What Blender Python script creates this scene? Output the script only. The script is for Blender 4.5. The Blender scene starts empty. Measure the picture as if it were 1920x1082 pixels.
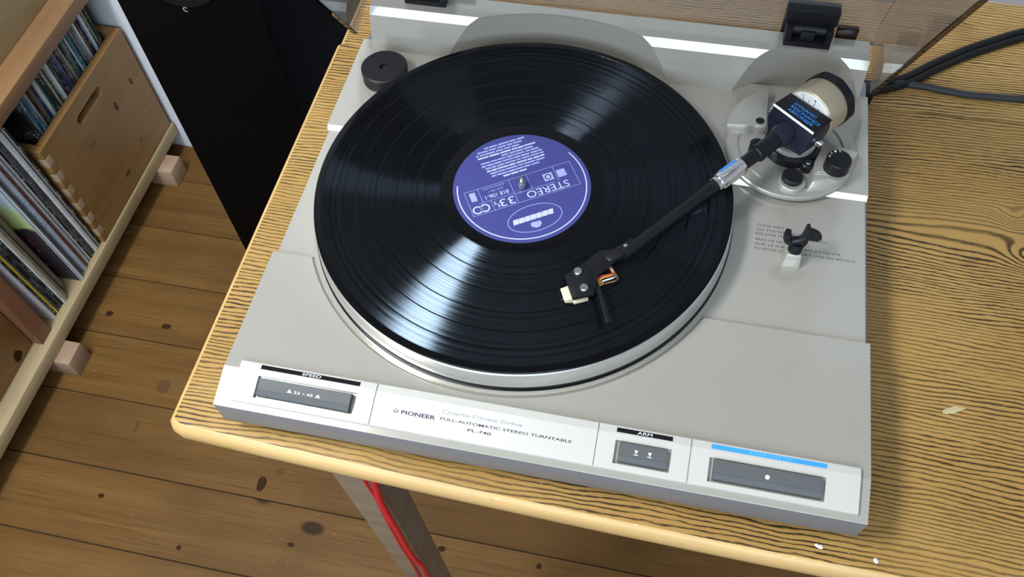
import bpy, bmesh, math, random
from mathutils import Vector, Matrix, noise
random.seed(7)
sc = bpy.context.scene
col = sc.collection
S = 0.001                                   # everything below is written in millimetres
R = math.radians

# ------------------------------------------------------------------ camera
cam_d = bpy.data.cameras.new('camera'); cam = bpy.data.objects.new('camera', cam_d); col.objects.link(cam)
cam.location = (95.236*S, -393.074*S, 498.142*S)
cam.rotation_euler = (R(32.45199), R(2.266395), R(11.82951))
cam_d.sensor_width = 36.0; cam_d.lens = 1652.41/1920*36; cam_d.clip_start = 0.01; cam_d.clip_end = 50
sc.camera = cam
# ------------------------------------------------------------------ world, light, exposure
w = bpy.data.worlds.new('world'); sc.world = w; w.use_nodes = True
bg = w.node_tree.nodes['Background']; bg.inputs[0].default_value = (0.80, 0.86, 1.0, 1); bg.inputs[1].default_value = 0.30
def window_light(name, c, target, sx, sz, power, colour):
    d = bpy.data.lights.new(name, 'AREA'); d.shape = 'RECTANGLE'; d.size = sx*S; d.size_y = sz*S
    d.energy = power; d.color = colour
    o = bpy.data.objects.new(name, d); col.objects.link(o); o.location = Vector(c)*S
    o.rotation_euler = (Vector(target)-Vector(c)).to_track_quat('-Z', 'Z').to_euler()
    return o
WIN1 = (-950, 850, 300, 1220)          # front wall window: x0, x1, z0, z1
SKY = (-950, -540, -820, -60)      # roof window: x0, x1, y0, y1
WFY, WLX, WBY, CEIL, FLOOR = -1500, -1245, 622, 1250, -805
window_light('daylight_front_window', ((WIN1[0]+WIN1[1])/2, WFY-40, (WIN1[2]+WIN1[3])/2), ((WIN1[0]+WIN1[1])/2, 0, (WIN1[2]+WIN1[3])/2),
             WIN1[1]-WIN1[0], WIN1[3]-WIN1[2], 25, (0.70, 0.85, 1.0))
window_light('daylight_roof_window', ((SKY[0]+SKY[1])/2, (SKY[2]+SKY[3])/2, CEIL+44), ((SKY[0]+SKY[1])/2, (SKY[2]+SKY[3])/2, 0),
             SKY[1]-SKY[0], SKY[3]-SKY[2], 36, (0.94, 0.97, 1.0))
sc.view_settings.view_transform = 'Standard'; sc.view_settings.look = 'None'
sc.view_settings.gamma = 1.0; sc.view_settings.use_curve_mapping = False
sc.view_settings.exposure = 0.68

# ------------------------------------------------------------------ materials
class NT:
    def __init__(s, name):
        s.m = bpy.data.materials.new(name); s.m.use_nodes = True
        s.t = s.m.node_tree; s.t.nodes.clear()
        s.out = s.n('ShaderNodeOutputMaterial')
    def n(s, typ, **kw):
        nd = s.t.nodes.new(typ)
        for k, v in kw.items(): setattr(nd, k, v)
        return nd
    def link(s, a, b): s.t.links.new(a, b)
    def val(s, sock, v):
        if hasattr(v, 'is_linked') or isinstance(v, bpy.types.NodeSocket): s.link(v, sock)
        else: sock.default_value = v
    def math(s, op, a, b=0.0, c=0.0, clamp=False):
        nd = s.n('ShaderNodeMath', operation=op); nd.use_clamp = clamp
        for i, v in enumerate((a, b, c)): s.val(nd.inputs[i], v)
        return nd.outputs[0]
    def mix(s, f, a, b, blend='MIX'):
        nd = s.n('ShaderNodeMix', data_type='RGBA', blend_type=blend)
        s.val(nd.inputs[0], f)
        for i, v in ((6, a), (7, b)):
            if isinstance(v, tuple): v = (*v, 1) if len(v) == 3 else v
            s.val(nd.inputs[i], v)
        return nd.outputs[2]
    def obj(s): return s.n('ShaderNodeTexCoord').outputs['Object']
    def mapping(s, vec, scale, loc=(0, 0, 0)):
        nd = s.n('ShaderNodeMapping'); s.link(vec, nd.inputs[0]); nd.inputs['Scale'].default_value = scale
        nd.inputs['Location'].default_value = loc
        return nd.outputs[0]
    def noise(s, vec, scale=1.0, detail=2.0, rough=0.5, dist=0.0):
        nd = s.n('ShaderNodeTexNoise'); s.link(vec, nd.inputs['Vector'])
        nd.inputs['Scale'].default_value = scale; nd.inputs['Detail'].default_value = detail
        nd.inputs['Roughness'].default_value = rough; nd.inputs['Distortion'].default_value = dist
        return nd.outputs[0]
    def ramp(s, f, lo, hi, a=0.0, b=1.0):
        nd = s.n('ShaderNodeMapRange'); nd.clamp = True; nd.interpolation_type = 'SMOOTHSTEP'
        s.val(nd.inputs[0], f)
        for i, v in enumerate((lo, hi, a, b)): nd.inputs[i+1].default_value = v
        return nd.outputs[0]
    def bsdf(s, colour, rough=0.5, metal=0.0, spec=0.5, bump=None, bump_d=0.0005, **kw):
        b = s.n('ShaderNodeBsdfPrincipled')
        if isinstance(colour, tuple): b.inputs['Base Color'].default_value = (*colour, 1)
        else: s.link(colour, b.inputs['Base Color'])
        s.val(b.inputs['Roughness'], rough); s.val(b.inputs['Metallic'], metal)
        s.val(b.inputs['Specular IOR Level'], spec)
        for k, v in kw.items(): s.val(b.inputs[k], v)
        if bump is not None:
            bn = s.n('ShaderNodeBump'); bn.inputs['Distance'].default_value = bump_d; bn.inputs['Strength'].default_value = 1.0
            s.link(bump, bn.inputs['Height']); s.link(bn.outputs[0], b.inputs['Normal'])
        s.link(b.outputs[0], s.out.inputs[0])
        return b
M = {}
def plain(name, colour, rough=0.5, metal=0.0, spec=0.5, var=0.06, scale=180.0):
    """solid colour with faint procedural mottling"""
    t = NT(name); o = t.obj()
    n = t.noise(o, scale, 3)
    c2 = tuple(min(1, c*(1+var)) for c in colour); c1 = tuple(c*(1-var) for c in colour)
    t.bsdf(t.mix(n, c1, c2), t.ramp(n, 0.3, 0.7, rough*0.95, min(1, rough*1.05)), metal, spec)
    M[name] = t.m; return t.m

def silver(name, c, rough, metal=0.8):
    t = NT(name); o = t.obj()
    f = t.noise(o, 1500.0, 2); n = t.noise(o, 9.0, 2)
    colr = t.mix(t.ramp(f, 0.3, 0.7), tuple(x*0.95 for x in c), tuple(min(1, x*1.05) for x in c))
    t.bsdf(colr, t.ramp(n, 0.3, 0.7, rough*0.93, rough*1.07), metal, 0.5, bump=f, bump_d=0.000012)
    M[name] = t.m
silver('silver_paint', (0.415, 0.388, 0.335), 0.17, 0.33)
silver('silver_panel', (0.52, 0.50, 0.455), 0.38, 0.10)
silver('grey_fascia', (0.27, 0.275, 0.30), 0.42, 0.45)
silver('platter_alu', (0.74, 0.74, 0.73), 0.30, 0.9)
silver('champagne', (0.42, 0.36, 0.25), 0.42, 0.35)
silver('cast_silver', (0.45, 0.43, 0.38), 0.30, 0.45)
plain('chrome', (0.80, 0.80, 0.80), 0.12, 1.0)
plain('brass', (0.75, 0.52, 0.20), 0.3, 1.0)
plain('steel', (0.60, 0.59, 0.56), 0.25, 1.0)
plain('black_plastic', (0.008, 0.008, 0.010), 0.36, 0, 0.22)
plain('tube_black', (0.008, 0.008, 0.011), 0.40, 0, 0.25)
plain('navy_plastic', (0.010, 0.011, 0.022), 0.38, 0, 0.3)
plain('rubber', (0.009, 0.009, 0.010), 0.5, 0, 0.3)
plain('dark_gap', (0.004, 0.004, 0.004), 0.8)
plain('button_grey', (0.095, 0.097, 0.098), 0.45, 0, 0.15)
plain('button_edge', (0.060, 0.063, 0.068), 0.42, 0, 0.2)
plain('print_white', (0.85, 0.86, 0.88), 0.7, 0, 0.08)
plain('print_black', (0.008, 0.008, 0.010), 0.7, 0, 0.08)
plain('print_grey', (0.42, 0.43, 0.45), 0.7, 0, 0.08)
plain('print_dark', (0.045, 0.045, 0.07), 0.7, 0, 0.08)
plain('print_blue', (0.05, 0.30, 0.85), 0.7, 0, 0.08)
plain('print_blue_pale', (0.16, 0.45, 0.92), 0.7, 0, 0.08)
plain('arm_blue', (0.05, 0.26, 0.75), 0.35)
plain('label_print', (0.52, 0.55, 0.80), 0.5)
plain('label_print_soft', (0.34, 0.37, 0.66), 0.5)
plain('stylus_cream', (0.72, 0.64, 0.44), 0.4)
plain('scale_white', (0.78, 0.78, 0.74), 0.4)
plain('red_cord', (0.62, 0.015, 0.025), 0.32)
plain('wire_red', (0.45, 0.05, 0.03), 0.4)
plain('wire_orange', (0.60, 0.20, 0.04), 0.4)
plain('wire_white', (0.62, 0.62, 0.66), 0.4)
plain('wire_green', (0.18, 0.10, 0.03), 0.4)
plain('cable_black', (0.008, 0.008, 0.008), 0.45, 0, 0.2)
plain('cable_grey', (0.032, 0.034, 0.038), 0.45, 0, 0.25)
plain('speaker_black', (0.0035, 0.003, 0.003), 0.6, 0, 0.02, var=0.2, scale=60)
plain('speaker_side', (0.003, 0.0035, 0.0055), 0.5, 0, 0.03, var=0.2, scale=60)
plain('speaker_cone', (0.007, 0.007, 0.0075), 0.5, 0, 0.15)
plain('plaster_white', (0.72, 0.74, 0.78), 0.75, var=0.03, scale=40)
plain('dark_wall', (0.10, 0.075, 0.05), 0.7, var=0.1, scale=40)  # unseen left wall, colour set dark to dim reflections in the record
plain('ceiling_white', (0.55, 0.53, 0.50), 0.8, var=0.02, scale=20)
plain('window_white', (0.80, 0.80, 0.79), 0.4)
plain('paint_fleck', (0.75, 0.73, 0.68), 0.6)
plain('putty', (0.50, 0.42, 0.22), 0.6)

# vinyl: the grooves stretch reflections across the track
GROOVE = 0.042
def vinyl():
    t = NT('vinyl'); o = t.obj()
    sx = t.n('ShaderNodeSeparateXYZ'); t.link(o, sx.inputs[0])
    r = t.math('SQRT', t.math('ADD', t.math('MULTIPLY', sx.outputs[0], sx.outputs[0]), t.math('MULTIPLY', sx.outputs[1], sx.outputs[1])))
    cb = t.n('ShaderNodeCombineXYZ'); t.link(r, cb.inputs[0])
    fine = t.noise(cb.outputs[0], 2600.0, 3, 0.7)
    coarse = t.noise(cb.outputs[0], 420.0, 3, 0.6)
    broad = t.noise(cb.outputs[0], 90.0, 2, 0.6)
    g = t.math('MULTIPLY', t.ramp(r, 0.0585, 0.060), t.ramp(r, 0.1462, 0.1450))     # groove zone
    gaps = None
    for rr in (0.0762, 0.0905, 0.1065, 0.1205, 0.1335):                              # silent bands between tracks
        d = t.ramp(t.math('ABSOLUTE', t.math('SUBTRACT', r, rr)), 0.0002, 0.0007)
        gaps = d if gaps is None else t.math('MULTIPLY', gaps, d)
    g = t.math('MULTIPLY', g, gaps)
    mod = t.math('MULTIPLY', t.ramp(fine, 0.36, 0.62, 0.30, 1.40), t.ramp(coarse, 0.35, 0.65, 0.65, 1.2))
    tan = t.n('ShaderNodeTangent', direction_type='RADIAL', axis='Z')
    flat_ = t.n('ShaderNodeBsdfPrincipled'); flat_.inputs['Base Color'].default_value = (0.003, 0.003, 0.0034, 1)
    flat_.inputs['Roughness'].default_value = 0.12; flat_.inputs['Specular IOR Level'].default_value = 0.16
    black = t.n('ShaderNodeBsdfDiffuse'); black.inputs[0].default_value = (0.003, 0.003, 0.0034, 1)
    # the two walls of the V groove: one faces out from the spindle, one faces in
    rad = t.n('ShaderNodeVectorMath', operation='MULTIPLY'); t.link(o, rad.inputs[0]); rad.inputs[1].default_value = (1, 1, 0)
    rn = t.n('ShaderNodeVectorMath', operation='NORMALIZE'); t.link(rad.outputs[0], rn.inputs[0])
    def wall(k):
        sc_ = t.n('ShaderNodeVectorMath', operation='SCALE'); t.link(rn.outputs[0], sc_.inputs[0]); sc_.inputs['Scale'].default_value = k
        ad = t.n('ShaderNodeVectorMath', operation='ADD'); t.link(sc_.outputs[0], ad.inputs[0]); ad.inputs[1].default_value = (0, 0, 1)
        nn = t.n('ShaderNodeVectorMath', operation='NORMALIZE'); t.link(ad.outputs[0], nn.inputs[0])
        gl = t.n('ShaderNodeBsdfAnisotropic'); gl.inputs['Anisotropy'].default_value = 0.48
        t.link(tan.outputs[0], gl.inputs['Tangent']); t.link(nn.outputs[0], gl.inputs['Normal']); gl.inputs['Color'].default_value = (0.62, 0.80, 1.0, 1)
        t.val(gl.inputs['Roughness'], t.ramp(coarse, 0.35, 0.65, 0.12, 0.20)); return gl
    g1, g2 = wall(0.41), wall(-0.60)
    ga = t.n('ShaderNodeMixShader'); ga.inputs[0].default_value = 0.25; t.link(g1.outputs[0], ga.inputs[1]); t.link(g2.outputs[0], ga.inputs[2])
    gm = t.n('ShaderNodeMixShader'); t.val(gm.inputs[0], t.math('MULTIPLY', mod, GROOVE)); t.link(black.outputs[0], gm.inputs[1]); t.link(ga.outputs[0], gm.inputs[2])
    mx = t.n('ShaderNodeMixShader'); t.val(mx.inputs[0], g); t.link(flat_.outputs[0], mx.inputs[1]); t.link(gm.outputs[0], mx.inputs[2])
    t.link(mx.outputs[0], t.out.inputs[0])
    M['vinyl'] = t.m
vinyl()
t = NT('label_blue'); o = t.obj()
n = t.noise(o, 60.0, 3); t.bsdf(t.mix(n, (0.044, 0.047, 0.205), (0.050, 0.054, 0.228)), 0.42); M['label_blue'] = t.m

# smoked acrylic
def smoked(name, tint, gloss=1.0, rough=0.03, dust=0.0):
    t = NT(name); o = t.obj()
    tr = t.n('ShaderNodeBsdfTransparent'); gl = t.n('ShaderNodeBsdfGlossy')
    n = t.noise(t.mapping(o, (14, 14, 14)), 1.0, 3)
    t.link(t.mix(n, tuple(c*0.97 for c in tint), tint), tr.inputs[0])
    gl.inputs['Roughness'].default_value = rough; gl.inputs[0].default_value = (0.9, 0.9, 0.92, 1)
    lw = t.n('ShaderNodeLayerWeight'); lw.inputs[0].default_value = 0.5            # same on both sides of the sheet
    fr = t.math('MULTIPLY_ADD', t.math('POWER', lw.outputs['Facing'], 5.0), 0.95, 0.045)
    df = t.n('ShaderNodeBsdfDiffuse'); df.inputs[0].default_value = (0.5, 0.49, 0.48, 1)       # fine dust
    dm = t.n('ShaderNodeMixShader'); dm.inputs[0].default_value = dust; t.link(tr.outputs[0], dm.inputs[1]); t.link(df.outputs[0], dm.inputs[2])
    mx = t.n('ShaderNodeMixShader'); t.link(t.math('MULTIPLY', fr, gloss), mx.inputs[0])
    t.link(dm.outputs[0], mx.inputs[1]); t.link(gl.outputs[0], mx.inputs[2]); t.link(mx.outputs[0], t.out.inputs[0])
    M[name] = t.m
smoked('smoked_acrylic', (0.83, 0.825, 0.83), dust=0.14)
smoked('smoked_edge', (0.22, 0.20, 0.22))
smoked('clear_glass', (0.97, 0.98, 0.98))

# table oak: dark open pores running along x, spreading round a knot at the right
def oak(name, light, mid, dark, knot=True, lip=False):
    t = NT(name); o = t.obj()
    sx = t.n('ShaderNodeSeparateXYZ'); t.link(o, sx.inputs[0]); X, Y = sx.outputs[0], sx.outputs[1]
    warp = t.noise(t.mapping(o, (3.0, 8.0, 1.0)), 1.0, 3, 0.55)
    y = t.math('MULTIPLY_ADD', t.math('SUBTRACT', warp, 0.5), 0.030, Y)
    w2 = t.noise(t.mapping(o, (26, 95, 1.0)), 1.0, 3, 0.6)
    y = t.math('MULTIPLY_ADD', t.math('SUBTRACT', w2, 0.5), 0.0048, y)
    if knot:
        kx = t.math('DIVIDE', t.math('SUBTRACT', X, 0.372), 0.165); ky = t.math('SUBTRACT', y, 0.062)
        kyn = t.math('DIVIDE', ky, 0.042)
        e = t.math('EXPONENT', t.math('MULTIPLY', -1.0, t.math('ADD', t.math('MULTIPLY', kx, kx), t.math('MULTIPLY', kyn, kyn))))
        y2 = t.math('MULTIPLY', ky, t.math('MULTIPLY_ADD', e, -0.78, 1.0))
        # eyes of the knot
        for (ex, ey, s_) in ((0.372, 0.086, 0.0105), (0.380, 0.050, 0.013)):
            dx = t.math('DIVIDE', t.math('SUBTRACT', X, ex), s_*1.25); dy = t.math('DIVIDE', t.math('SUBTRACT', Y, ey), s_)
            rr = t.math('EXPONENT', t.math('MULTIPLY', -1.0, t.math('ADD', t.math('MULTIPLY', dx, dx), t.math('MULTIPLY', dy, dy))))
            y2 = t.math('MULTIPLY_ADD', rr, 0.010, y2)
    else: y2 = y
    spac = t.noise(t.mapping(o, (1.2, 26.0, 1)), 1.0, 2)
    ph = t.math('MULTIPLY', y2, 2*math.pi/0.0034)
    ph = t.math('MULTIPLY_ADD', spac, 9.0, ph)
    s = t.math('MULTIPLY_ADD', t.math('SINE', ph), 0.5, 0.5)
    streak = t.noise(t.mapping(o, (85, 800, 1)), 1.0, 3, 0.7)
    patch = t.noise(t.mapping(o, (11, 60, 1)), 1.0, 3, 0.6)
    lo = t.math('MULTIPLY_ADD', t.math('SUBTRACT', patch, 0.5), 0.60, 0.63)
    thr = t.math('ADD', lo, t.math('MULTIPLY', t.math('SUBTRACT', streak, 0.5), 0.95))
    line = t.math('DIVIDE', t.math('SUBTRACT', s, thr), 0.30, clamp=True)
    big = t.ramp(t.noise(o, 5.0, 3), 0.3, 0.7)
    base = t.mix(big, mid, light)
    stain = t.ramp(t.noise(t.mapping(o, (12, 16, 1), (3.1, 1.7, 0)), 1.0, 3), 0.66, 0.76)
    base = t.mix(t.math('MULTIPLY', stain, 0.45), base, (0.22, 0.085, 0.022))
    base = t.mix(t.math('MULTIPLY', t.ramp(s, 0.35, 0.95), 0.30), base, tuple(c*0.62 for c in mid))
    con = t.ramp(t.noise(t.mapping(o, (5, 14, 1), (1.3, 4.2, 0)), 1.0, 2), 0.32, 0.62, 0.45, 0.97)
    c = t.mix(t.math('MULTIPLY', line, con), base, dark)
    sp = t.ramp(t.noise(o, 700.0, 1), 0.73, 0.78)
    c = t.mix(t.math('MULTIPLY', sp, 0.35), c, (0.6, 0.5, 0.33))
    h = t.math('MULTIPLY_ADD', line, -1.0, 1.0)
    t.bsdf(c, 0.42, 0, 0.22, bump=h, bump_d=0.00018)
    M[name] = t.m
oak('table_oak', (0.440, 0.264, 0.083), (0.340, 0.188, 0.050), (0.030, 0.018, 0.009))
oak('leaf_oak', (0.480, 0.295, 0.100), (0.410, 0.235, 0.072), (0.050, 0.028, 0.012), knot=False)
def scuffed(name, c, c2, fleck):
    t = NT(name); o = t.obj()
    n = t.noise(t.mapping(o, (7, 50, 50)), 1.0, 4, 0.6); f = t.ramp(t.noise(t.mapping(o, (160, 300, 300)), 1.0, 3, 0.7), 0.66, 0.74)
    d = t.ramp(t.noise(t.mapping(o, (40, 260, 260), (5, 2, 1)), 1.0, 3, 0.7), 0.69, 0.76)
    colr = t.mix(t.ramp(n, 0.3, 0.7), c, c2); colr = t.mix(t.math('MULTIPLY', f, 0.5), colr, fleck); colr = t.mix(t.math('MULTIPLY', d, 0.6), colr, (0.12, 0.06, 0.02))
    t.bsdf(colr, 0.36, 0, 0.5, bump=n, bump_d=0.0003); M[name] = t.m
scuffed('lip_wood', (0.52, 0.32, 0.12), (0.60, 0.39, 0.16), (0.75, 0.66, 0.5))
scuffed('leg_wood', (0.200, 0.145, 0.100), (0.250, 0.185, 0.130), (0.20, 0.14, 0.09))

def pine(name, light, mid, dark, along='X', rough=0.55, rnd=0.25, knots=True, ring=34.0, scuff=0.0, spec=0.35):
    """pine board, grain along one axis, knots, a little change from board to board"""
    t = NT(name); o = t.obj(); oi = t.n('ShaderNodeObjectInfo')
    shift = t.n('ShaderNodeVectorMath', operation='MULTIPLY_ADD'); t.link(o, shift.inputs[0]); shift.inputs[1].default_value = (1, 1, 1)
    cb = t.n('ShaderNodeCombineXYZ')
    for i, k in enumerate((7.3, 3.1, 5.7)): t.link(t.math('MULTIPLY', oi.outputs['Random'], k), cb.inputs[i])
    t.link(cb.outputs[0], shift.inputs[2]); v = shift.outputs[0]
    a, b = 1.3, ring
    sc3 = {'X': (a, b, b), 'Y': (b, a, b), 'Z': (b, b, a)}[along]
    g = t.noise(t.mapping(v, sc3), 1.0, 4, 0.6, 0.25)
    fs = {'X': (9, 420, 420), 'Y': (420, 9, 420), 'Z': (420, 420, 9)}[along]
    f = t.noise(t.mapping(v, fs), 1.0, 3, 0.6)
    big = t.noise(v, 3.2, 3, 0.6)
    c = t.mix(t.ramp(g, 0.30, 0.70), light, mid)
    c = t.mix(t.math('MULTIPLY', t.ramp(f, 0.50, 0.72), 0.45), c, dark)
    c = t.mix(t.math('MULTIPLY', t.ramp(big, 0.42, 0.68), 0.55), c, tuple((x*0.55+y*0.45) for x, y in zip(mid, dark)))
    if knots:
        vo = t.n('ShaderNodeTexVoronoi'); k3 = {'X': (3.6, 6.5, 6.5), 'Y': (6.5, 3.6, 6.5), 'Z': (6.5, 6.5, 3.6)}[along]
        t.link(t.mapping(v, k3), vo.inputs['Vector']); vo.inputs['Scale'].default_value = 1.0
        k = t.ramp(vo.outputs['Distance'], 0.085, 0.045)
        c = t.mix(t.math('MULTIPLY', k, 0.85), c, tuple(x*0.35 for x in dark))
    if scuff:
        s_ = t.ramp(t.noise(t.mapping(v, (50, 210, 210)), 1.0, 4, 0.75), 0.655, 0.72)
        reg = t.ramp(t.noise(v, 4.1, 2), 0.46, 0.62)
        c = t.mix(t.math('MULTIPLY', t.math('MULTIPLY', s_, reg), scuff), c, (0.42, 0.33, 0.22))
    hs = t.n('ShaderNodeHueSaturation'); t.link(c, hs.inputs['Color'])
    t.link(t.math('MULTIPLY_ADD', oi.outputs['Random'], rnd, 1-rnd/2), hs.inputs['Value'])
    t.bsdf(hs.outputs[0], t.ramp(big, 0.3, 0.7, rough*0.8, rough), 0, spec, bump=f, bump_d=0.0002)
    M[name] = t.m
pine('floor_pine', (0.190, 0.098, 0.030), (0.140, 0.067, 0.018), (0.048, 0.021, 0.007), 'X', 0.5, 0.22, True, 30, 0.75, 0.15)
pine('shelf_pine', (0.50, 0.385, 0.22), (0.44, 0.32, 0.165), (0.29, 0.20, 0.09), 'Y', 0.6, 0.06, False)
pine('board_pine', (0.33, 0.185, 0.085), (0.27, 0.14, 0.06), (0.17, 0.08, 0.035), 'Y', 0.55, 0.06, False)
pine('divider_pine', (0.31, 0.145, 0.078), (0.26, 0.115, 0.058), (0.17, 0.065, 0.03), 'Z', 0.55, 0.06, False)
pine('foot_pine', (0.44, 0.31, 0.21), (0.38, 0.25, 0.16), (0.25, 0.14, 0.09), 'Z', 0.55, 0.1, False)
pine('crate_pine', (0.34, 0.190, 0.070), (0.28, 0.142, 0.044), (0.15, 0.062, 0.018), 'Y', 0.5, 0.08, True, 26)
pine('crate_pale', (0.44, 0.35, 0.185), (0.38, 0.285, 0.14), (0.27, 0.18, 0.08), 'Y', 0.55, 0.08, False, 26)
pine('end_grain', (0.52, 0.38, 0.24), (0.45, 0.30, 0.17), (0.32, 0.18, 0.09), 'X', 0.6, 0.06, False)

def sleeve_mat(name, c, ink, amount):
    """card spine with small specks of lettering"""
    t = NT(name); o = t.obj(); oi = t.n('ShaderNodeObjectInfo')
    sh = t.n('ShaderNodeVectorMath', operation='ADD'); t.link(o, sh.inputs[0])
    cb = t.n('ShaderNodeCombineXYZ'); t.link(t.math('MULTIPLY', oi.outputs['Random'], 9.0), cb.inputs[2]); t.link(cb.outputs[0], sh.inputs[1])
    n = t.noise(t.mapping(sh.outputs[0], (300, 600, 260)), 1.0, 2, 0.7); blk = t.noise(t.mapping(sh.outputs[0], (0, 0, 22)), 1.0, 1)
    k = t.math('MULTIPLY', t.math('MULTIPLY', t.ramp(n, 0.52, 0.58), t.ramp(blk, 0.46, 0.54)), amount)
    wear = t.noise(o, 60.0, 3)
    t.bsdf(t.mix(k, t.mix(wear, tuple(x*0.85 for x in c), c), ink), 0.5, 0, 0.4); M[name] = t.m

# ------------------------------------------------------------------ mesh helpers
def finish(name, bm, mat, parent=None, smooth=35, bevel=0.0, seg=2, T=None, recalc=True):
    if T is not None: bmesh.ops.transform(bm, matrix=T, verts=bm.verts)
    if recalc: bmesh.ops.recalc_face_normals(bm, faces=bm.faces)
    if bevel:
        es = [e for e in bm.edges if len(e.link_faces) == 2 and e.calc_face_angle(0) > R(28)]
        bmesh.ops.bevel(bm, geom=es, offset=bevel, segments=seg, profile=0.5, affect='EDGES', clamp_overlap=True)
    for v in bm.verts: v.co *= S
    me = bpy.data.meshes.new(name); bm.to_mesh(me); bm.free()
    if smooth:
        for p in me.polygons: p.use_smooth = True
        me.set_sharp_from_angle(angle=R(smooth))
    for mm in (mat if isinstance(mat, (list, tuple)) else [mat]): me.materials.append(M[mm])
    ob = bpy.data.objects.new(name, me); col.objects.link(ob)
    if parent is not None: adopt(ob, parent)
    return ob
ROOT = {}
def adopt(ob, parent):
    ob.parent = parent
    ob.matrix_parent_inverse = Matrix.Translation(-ROOT.get(parent.name, Vector((0, 0, 0))))
def thing(name, loc, label, cat, group=None):
    e = bpy.data.objects.new(name, None); col.objects.link(e); e.empty_display_size = 0.02
    e.location = Vector(loc)*S; ROOT[e.name] = Vector(loc)*S
    return tag(e, label, cat, group)
def tag(o, label=None, cat=None, group=None, kind=None):
    for k, v in (('label', label), ('category', cat), ('group', group), ('kind', kind)):
        if v: o[k] = v
    return o
def bm_box(x0, x1, y0, y1, z0, z1, bm=None):
    bm = bm or bmesh.new()
    vs = [bm.verts.new((x, y, z)) for z in (z0, z1) for y in (y0, y1) for x in (x0, x1)]
    for f in ((0, 2, 3, 1), (4, 5, 7, 6), (0, 1, 5, 4), (1, 3, 7, 5), (3, 2, 6, 7), (2, 0, 4, 6)): bm.faces.new([vs[i] for i in f])
    return bm
def box(name, b, mat, parent=None, bevel=0.0, seg=2, T=None, smooth=35):
    return finish(name, bm_box(*b), mat, parent, smooth, bevel, seg, T)
def bm_prism(pts, z0, z1, bm=None):
    bm = bm or bmesh.new()
    a = [bm.verts.new((x, y, z0)) for x, y in pts]; b = [bm.verts.new((x, y, z1)) for x, y in pts]
    n = len(pts); bm.faces.new(a[::-1]); bm.faces.new(b)
    for i in range(n): bm.faces.new((a[i], a[(i+1) % n], b[(i+1) % n], b[i]))
    return bm
def bm_loft(pa, pb, bm=None):
    bm = bm or bmesh.new()
    a = [bm.verts.new(q) for q in pa]; b = [bm.verts.new(q) for q in pb]; n = len(pa)
    bm.faces.new(a[::-1]); bm.faces.new(b)
    for i in range(n): bm.faces.new((a[i], a[(i+1) % n], b[(i+1) % n], b[i]))
    return bm
def bm_profile_x(prof, x0, x1, bm=None):
    """(y, z) outline extruded along x"""
    return bm_loft([(x0, y, z) for y, z in prof], [(x1, y, z) for y, z in prof], bm)
def bm_lathe(prof, c=(0, 0), seg=64, bm=None):
    """(radius, z) outline turned round a vertical axis"""
    bm = bm or bmesh.new(); rings = []
    for r, z in prof:
        if r < 1e-6: rings.append([bm.verts.new((c[0], c[1], z))])
        else: rings.append([bm.verts.new((c[0]+r*math.cos(2*math.pi*i/seg), c[1]+r*math.sin(2*math.pi*i/seg), z)) for i in range(seg)])
    for a, b in zip(rings, rings[1:]):
        for i in range(seg):
            j = (i+1) % seg
            if len(a) == 1 and len(b) == 1: continue
            if len(a) == 1: bm.faces.new((a[0], b[i], b[j]))
            elif len(b) == 1: bm.faces.new((a[i], a[j], b[0]))
            else: bm.faces.new((a[i], a[j], b[j], b[i]))
    return bm
def lathe(name, prof, mat, parent=None, c=(0, 0), seg=64, T=None, smooth=32):
    return finish(name, bm_lathe(prof, c, seg), mat, parent, smooth, T=T)
def catmull(pts, n=8):
    P = [Vector(p) for p in pts]; P = [P[0]*2-P[1]]+P+[P[-1]*2-P[-2]]; out = []
    for i in range(1, len(P)-2):
        for k in range(n):
            u = k/n; a, b, c, d = P[i-1:i+3]
            out.append(0.5*((2*b)+(c-a)*u+(2*a-5*b+4*c-d)*u*u+(3*b-a-3*c+d)*u**3))
    out.append(P[-2]); return out
def bm_tube(pts, rad, seg=12, bm=None, flat=1.0):
    bm = bm or bmesh.new(); pts = [Vector(p) for p in pts]; rings = []
    rads = rad if isinstance(rad, (list, tuple)) else [rad]*len(pts)
    for i, p in enumerate(pts):
        d = (pts[min(i+1, len(pts)-1)]-pts[max(i-1, 0)]).normalized()
        up = Vector((0, 0, 1)) if abs(d.z) < 0.9 else Vector((0, 1, 0))
        a = d.cross(up).normalized(); b = a.cross(d).normalized()
        rings.append([bm.verts.new(p+a*math.cos(2*math.pi*k/seg)*rads[i]*flat+b*math.sin(2*math.pi*k/seg)*rads[i]) for k in range(seg)])
    for r0, r1 in zip(rings, rings[1:]):
        for k in range(seg): bm.faces.new((r0[k], r0[(k+1) % seg], r1[(k+1) % seg], r1[k]))
    bm.faces.new(rings[0][::-1]); bm.faces.new(rings[-1]); return bm
def tube(name, pts, rad, mat, parent=None, seg=12, T=None, flat=1.0):
    return finish(name, bm_tube(pts, rad, seg, flat=flat), mat, parent, 40, T=T)
def circle(c, r, a0, a1, n):
    return [(c[0]+r*math.cos(R(a0+(a1-a0)*i/(n-1))), c[1]+r*math.sin(R(a0+(a1-a0)*i/(n-1)))) for i in range(n)]
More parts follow.
